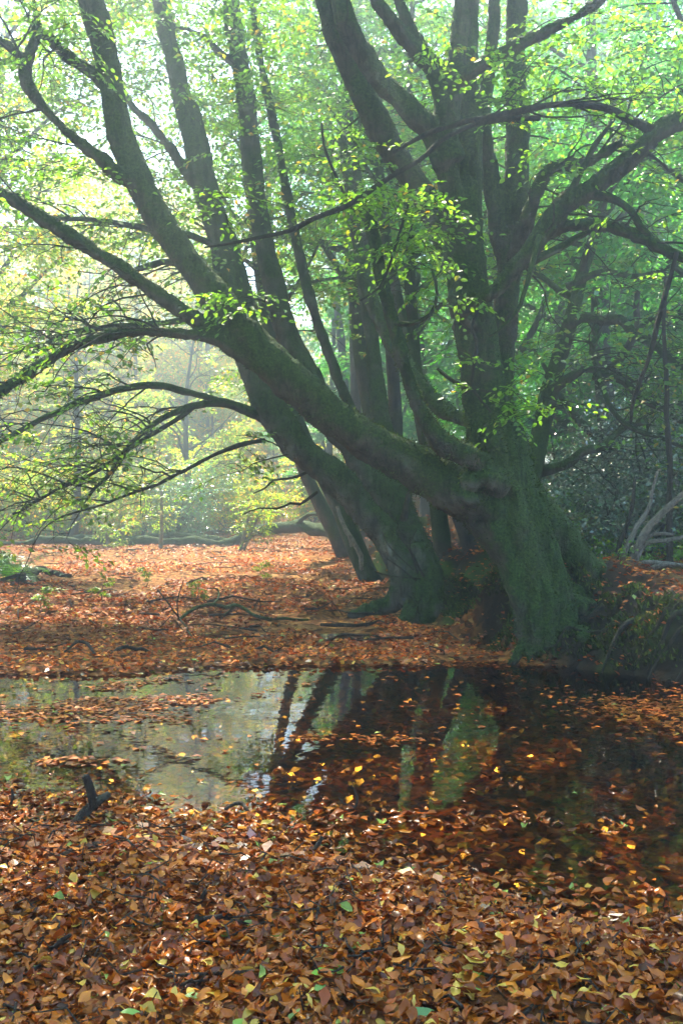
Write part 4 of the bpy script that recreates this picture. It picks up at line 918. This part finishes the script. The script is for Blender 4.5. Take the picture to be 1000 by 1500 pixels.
def scatter_hi(name, pos, r, size, tilt=0.3, cols=None):
    n = len(pos); k = r.integers(0, len(LT), n); VV, C, F3, F4 = [], [], [], []; off = 0
    M = rot(r.uniform(0, 6.28, n), r.normal(0, tilt, n), r.normal(0, tilt, n)); sz = size * np.where(r.random(n) < 0.3, r.uniform(0.4, 0.75, n), r.uniform(0.75, 1.3, n))
    cols = dead_colors(n, r) if cols is None else cols
    for ti, (v, t3, t4) in enumerate(LT):
        s = np.where(k == ti)[0]
        if not len(s): continue
        V = np.einsum('nij,lj->nli', M[s], v) * sz[s][:, None, None] + pos[s][:, None, :]
        o = off + np.arange(len(s)) * len(v)
        F3.append((t3[None] + o[:, None, None]).reshape(-1, 3)); F4.append((t4[None] + o[:, None, None]).reshape(-1, 4))
        VV.append(V.reshape(-1, 3)); C.append(np.repeat(cols[s], len(v), 0)); off += V.shape[0] * V.shape[1]
    return make_mesh(name, np.vstack(VV), [np.vstack(F3), np.vstack(F4)], M_DEAD, np.vstack(C))

def scatter_lo(name, pos, r, size, tilt=0.3, cols=None, mat=None):
    if cols is None: cols = dead_colors(len(pos), r) * np.array([1.45, 1.4, 1.7]) * (0.95 + 0.45 * fbm(pos * np.array([0.7, 0.7, 0]), 45, 3))[:, None].clip(0.4, 1.4)  # dry clearing leaves paler, raised further for the sunlit glow; patchy tone
    n = len(pos); M = rot(r.uniform(0, 6.28, n), r.normal(0, tilt, n), r.normal(0, tilt, n)); sz = (size * r.uniform(0.65, 1.2, n))[:, None, None]
    q = np.array([[-0.5, 0, 0], [0, 0.31, 0.1], [0.5, 0, 0.0], [0, -0.31, 0.1]])
    V = (np.einsum('nij,lj->nli', M, q) * sz + pos[:, None, :]).reshape(-1, 3)
    cols = dead_colors(n, r) if cols is None else cols
    return make_mesh(name, V, np.arange(len(V)).reshape(-1, 4), mat or M_DEAD, np.repeat(cols, 4, 0))

def wedge(n, y0, y1, r, margin=0.8, k=0.33):
    y = np.sqrt(r.uniform(y0 ** 2, y1 ** 2, n)); x = r.uniform(-1, 1, n) * (k * y + margin); return x, y

r_ = np.random.default_rng(500)
# front litter: above water level, or stranded just at it
x, y = wedge(50000, 2.7, 6.3, r_); z = height(x, y)
dry = z > -0.012
x, y, z = x[dry], y[dry], np.maximum(z[dry], 0.0)
pile = 0.018 * (fbm(np.stack([x, y, 0 * x], -1) * 1.7, 44, 2) + 1)
edge = 0.12 + 0.88 * sstep(0.0, 0.9, y_near(x) - y + 0.3)
pos = np.stack([x, y, z + 0.003 + r_.random(len(x)) ** 1.5 * (0.026 + pile) * edge], -1)
# the 300 that show largest become objects
lim = 3.16
order = np.argsort(pos[:, 1] - 4.0 * (pos[:, 2] - z))
inview = np.abs(pos[:, 0]) < 0.305 * pos[:, 1]
cand = order[(pos[order, 1] > lim) & inview[order]][:2600]
top = cand[np.argsort(-(pos[cand, 2] - z[cand]) * 1.0 + 0.02 * pos[cand, 1])][:300]
rest = np.ones(len(pos), bool); rest[top] = False
hi_ = rest & (pos[:, 1] < 4.4); lo_ = rest & (pos[:, 1] >= 4.4)
tag(obj('leaf_litter', scatter_hi('leaf_litter', pos[hi_], r_, 0.051, 0.33)), 'rust brown beech leaf litter covering the near shore', 'leaf litter', kind='stuff')
tag(obj('leaf_litter', scatter_lo('leaf_litter', pos[lo_], r_, 0.053, 0.42, dead_colors(lo_.sum(), r_), M_DRY)), 'rust brown beech leaf litter along the edge of the near shore', 'leaf litter', kind='stuff')
vr = []
cl = dead_colors(60, r_, 0.0, 0.06)
for k in range(60):
    v, t3, t4 = LT[k % len(LT)]; vr.append(make_mesh('fallen_leaf', v, [t3, t4], M_DEAD, np.repeat(cl[k:k + 1], len(v), 0)))
for i in top:
    o = obj('fallen_leaf', vr[r_.integers(0, 60)], None, pos[i] + [0, 0, 0.008])
    s = 0.055 * r_.uniform(0.7, 1.3); o.scale = (s, s, s); o.rotation_euler = (r_.normal(0, 0.3), r_.normal(0, 0.3), r_.uniform(0, 6.28))
    tag(o, 'brown fallen beech leaf lying in the nearest litter', 'leaf', 'nearest fallen beech leaves')
# single bright leaves
for lab, px, py, sz, c, yaw in [
    ('large bright green fallen leaf just right of centre in the front litter', 476, 1424, 0.085, (0.16, 0.34, 0.03), 0.3),
    ('dull green fallen leaf right below the large bright green one', 470, 1446, 0.06, (0.16, 0.26, 0.06), 1.0),
    ('pale green fallen leaf in the front litter left of centre', 285, 1458, 0.055, (0.30, 0.38, 0.12), 0.2),
    ('green fallen leaf at the bottom edge left of centre', 192, 1482, 0.055, (0.16, 0.28, 0.06), 0.1),
    ('dark green curled leaf pair at the bottom edge right of centre', 618, 1482, 0.085, (0.07, 0.17, 0.05), 0.5),
    ('yellow fallen leaf at the right in the front litter', 870, 1453, 0.05, (0.55, 0.36, 0.03), 2.6),
    ('small green leaf at the right of the near litter', 698, 1447, 0.05, (0.2, 0.3, 0.06), 2.0),
    ('pale green leaf tip at the bottom edge in the middle', 350, 1497, 0.06, (0.22, 0.33, 0.06), 1.2)]:
    g = on_ground([(px, py, 1, 0.05)])[0]; p = P(px, py, g[2])
    v, t3, t4 = LT[3]; o = obj('fallen_leaf', make_mesh('fallen_leaf', v, [t3, t4], M_DEAD, np.tile(c, (len(v), 1))), None, p)
    o.scale = (sz,) * 3; o.rotation_euler = (0.25, 0.1, yaw); tag(o, lab, 'leaf')

# leaves on the pool bottom
x, y = wedge(14000, 3.6, 10.2, r_, 1.0); z = height(x, y); k = z < 0.02
pos = np.stack([x, y, z + r_.random(len(x)) * 0.03], -1)[k]
tag(obj('sunken_leaves', scatter_lo('sunken_leaves', pos, r_, 0.075, 0.25, dead_colors(len(pos), r_, 0.03, 0.05))), 'brown leaves lying on the bottom of the pool', 'leaves', kind='stuff')
# leaves floating in mats
x, y = wedge(52000, 4.0, 10.1, r_, 1.0); z = height(x, y)
q = np.stack([x * 0.55, y * 1.6, 0 * x], -1); nn = fbm(q * 1.1, 70, 3); fine = fbm(np.stack([x, y, 0 * x], -1) * 5, 72, 2)
m = 0.006 + 0 * x
m += 1.0 * sstep(0.95, 0.0, y - y_near(x) + 0.4 * nn) ** 1.5 * sstep(1.8, 0.4, x) + 0.5 * sstep(0.4, 0.05, y - y_near(x) + 0.4 * nn)
m += 0.9 * sstep(0.15, 0.6, nn + 0.42 * sstep(0.2, -1.8, x) + 0.25 * fine - 0.6) * sstep(1.0, -0.6, x)
m += 0.8 * np.exp(-((y - 7.7 - 0.15 * nn) / 0.2) ** 2) * sstep(-0.6, -1.4, x + 0.4 * nn)
m += 0.55 * np.exp(-((y - 5.25 - 0.2 * nn) / 0.16) ** 2) * sstep(1.6, 0.8, x) * sstep(-0.3, 0.1, fine + 0.3)
m += 0.9 * np.exp(-(((y - 7.75) / 0.45) ** 2)) * sstep(1.25, 1.9, x + 0.2 * nn)
m += 0.8 * sstep(0.15, -0.1, y_far(x) - y + 0.12 * nn) * sstep(2.0, 0.5, x)
m += 0.12 * sstep(0.3, 0.8, fine)
k = (r_.random(len(x)) < np.clip(m, 0, 0.95) * 0.85) & (z < 0.01) & (bank_t(x, y) < 0.3)
pos = np.stack([x, y, 0.002 + r_.random(len(x)) * 0.008], -1)[k]
nearm = pos[:, 1] < 6.2
tag(obj('floating_leaves', scatter_hi('floating_leaves', pos[nearm], r_, 0.06, 0.07, dead_colors(nearm.sum(), r_, 0.02, 0.012))), 'brown leaves floating on the near part of the pool', 'leaves', kind='stuff')
tag(obj('floating_leaves', scatter_lo('floating_leaves', pos[~nearm], r_, 0.062, 0.06, dead_colors((~nearm).sum(), r_, 0.01, 0.01) * 1.2)), 'mats of brown leaves floating on the far part of the pool', 'leaves', kind='stuff')
# clearing
bits = []
for n, y0, y1, sz in [(32000, 9.2, 15, 0.062), (34000, 15, 24, 0.07), (34000, 24, 44, 0.085)]:
    x, y = wedge(n, y0, y1, r_, 1.2, 0.36); z = height(x, y); t = bank_t(x, y)
    cov = np.where(t > 0.0, 0.5 + 0.4 * sstep(13, 15, y) + 0.5 * sstep(0.8, 2.0, t) * sstep(-0.2, 0.4, fbm(np.stack([x, y, 0 * x], -1) * 1.3, 30, 2)), 1.0)
    k = (z > 0.0) & (r_.random(n) < cov)
    bits.append((np.stack([x, y, z + 0.006 + r_.random(n) * 0.025], -1)[k], sz))
V = []
for i, (p, sz) in enumerate(bits):
    tag(obj('leaf_litter', scatter_lo('leaf_litter', p, r_, sz, 0.33, mat=M_DRY)), ['orange brown leaf litter on the far shore', 'orange brown leaf litter in the middle of the clearing', 'orange brown leaf litter at the back of the clearing'][i], 'leaf litter', kind='stuff')

# twig litter and seedlings
tb = Tubes(); x, y = wedge(650, 2.8, 6.0, r_); z = height(x, y)
for a, b, c in zip(x, y, z):
    if c < -0.01: continue
    th = r_.uniform(0, 6.28); L_ = r_.uniform(0.05, 0.22); zz = c + r_.uniform(0.02, 0.06)
    pp = np.array([[a + math.cos(th) * L_ * t_, b + math.sin(th) * L_ * t_, zz + 0.03 * r_.normal() * t_] for t_ in (0, 0.35, 0.7, 1)]); pp[1:3] += r_.normal(0, 0.008, (2, 3))
    tb.add(pp, np.linspace(0.0035, 0.0015, 4) * r_.uniform(0.7, 1.4), 4)
tag(obj('twig_litter', tb.mesh('twig_litter', M_WOOD)), 'thin broken twigs strewn through the near leaf litter', 'twigs', kind='stuff')
tb = Tubes(); x, y = wedge(420, 10, 30, r_); z = height(x, y)
for a, b, c in zip(x, y, z):
    if bank_t(a, b) > -0.1: continue
    th = r_.uniform(0, 6.28); L_ = r_.uniform(0.15, 0.9); zz = c + r_.uniform(0.02, 0.06)
    pp = np.array([[a + math.cos(th) * L_ * t_, b + math.sin(th) * L_ * t_, zz + 0.05 * r_.normal() * t_] for t_ in (0, 0.35, 0.7, 1)]); pp[1:3] += r_.normal(0, 0.03, (2, 3))
    tb.add(pp, np.linspace(0.012, 0.004, 4) * r_.uniform(0.6, 1.4), 4)
tag(obj('twig_litter', tb.mesh('twig_litter', M_WOOD)), 'broken twigs strewn over the clearing litter', 'twigs', kind='stuff')
for k, (px, py) in enumerate([(150,885),(290,878),(215,858),(60,892),(390,850)]):
    g = on_ground([(px, py, 1, 0)])[0]; b = P(px, py, g[2]); rr = np.random.default_rng(900 + k)
    o = empty('seedling', b); tag(o, 'small green seedling growing out of the clearing litter', 'seedling', 'seedlings in the clearing litter')
    pp = limb_path(b - [0, 0, 0.02], (rr.normal(0, .3), rr.normal(0, .3), 1), rr.uniform(0.2, 0.4), rr, 0.1, 0.1, n=5)
    tt_ = Tubes(); tt_.add(pp, np.linspace(0.006, 0.003, len(pp)), 4); obj('stem', tt_.mesh('stem', M_TWIG, b), o)
    build_crown(o, b, np.repeat(pp[2:], 2, 0), rr.uniform(0, 6.28, 8), rr, 0.05, size=(0.12, 0.28), mask=False, shift=(1.1, 1.0, 0.8), twigs=False)
# roots and moss on the bank
rr = np.random.default_rng(950); bx = []
by = rr.uniform(7.6, 14, 30000); tq = rr.uniform(-0.1, 1.1, 30000); xx = np.interp(by, BY, BX) + tq; zz = height(xx, by)
ok = (fbm(np.stack([xx, by, zz], -1) * 2.2, 66, 3) > 0.0) & (zz > 0.05); p = np.stack([xx, by, zz], -1)[ok]; p = np.repeat(p, 2, 0) + rr.normal(0, 0.02, (2 * ok.sum(), 3)) * [1, 1, 0.3]
d = rr.normal(0, 0.5, p.shape) + [-0.5, -0.3, 0.7]; d /= np.linalg.norm(d, axis=1)[:, None]; t_ = np.cross(d, rr.normal(0, 1, p.shape)); t_ /= np.linalg.norm(t_, axis=1)[:, None]; h = rr.uniform(0.015, 0.045, (len(p), 1))
V = np.stack([p - t_ * h * 0.35 - [0, 0, 0.01], p + t_ * h * 0.35 - [0, 0, 0.01], p + d * h], 1).reshape(-1, 3)
c = np.array([[0.03, 0.05, 0.01], [0.05, 0.085, 0.014], [0.08, 0.115, 0.02], [0.035, 0.03, 0.015]])[rr.integers(0, 4, len(p))] * rr.uniform(0.6, 1.3, (len(p), 1))
tag(obj('bank_moss', make_mesh('bank_moss', V, np.arange(len(V)).reshape(-1, 3), M_MOSS, np.repeat(c, 3, 0))), 'dark green moss clinging to the earth bank', 'moss', kind='stuff')
for k in range(48):
    y0 = rr.uniform(7.6, 12.5); L_ = rr.uniform(0.25, 0.7); pts = []
    dy = rr.normal(0, 0.25)
    for t_ in np.linspace(0, 1, 7):
        yy = y0 + dy * t_; xx = float(np.interp(yy, BY, BX)) + 0.62 - L_ * t_ * 0.85
        pts.append([xx, yy, float(height(np.array([xx]), np.array([yy]))[0]) + 0.012 + 0.03 * math.sin(3.1 * t_) + rr.normal(0, 0.012)])
    pts = np.array(pts); cc = catmull(np.hstack([pts, np.linspace(rr.uniform(0.010, 0.036), 0.005, 7)[:, None]]), 0.04)
    tt_ = Tubes(); tt_.add(cc[:, :3], cc[:, 3], 6, k, 0.2); obj('root', tt_.mesh('root', M_TWIG, main_base), main_trunk)

# ------------------------------------------------------------------ air
hv = np.array([[a, b, c] for a in (-82, 82) for b in (-28, 113) for c in (-1.6, 31)], float)
hf = np.array([[0, 1, 3, 2], [4, 6, 7, 5], [0, 4, 5, 1], [2, 3, 7, 6], [0, 2, 6, 4], [1, 5, 7, 3]])
m, nt, out = new_mat('haze')
pv = N(nt, 'ShaderNodeVolumePrincipled'); pv.inputs['Color'].default_value = (0.70, 0.89, 1.0, 1); pv.inputs['Density'].default_value = HAZE_DENSITY; pv.inputs['Anisotropy'].default_value = HAZE_G
nt.links.new(pv.outputs[0], out.inputs['Volume'])
tag(obj('haze', make_mesh('haze', hv, hf, m, smooth=False)), 'pale morning haze filling the wood', 'haze', kind='stuff')
tris = sum(len(me.polygons) * 2 for me in bpy.data.meshes)
print('TRIS approx', tris)
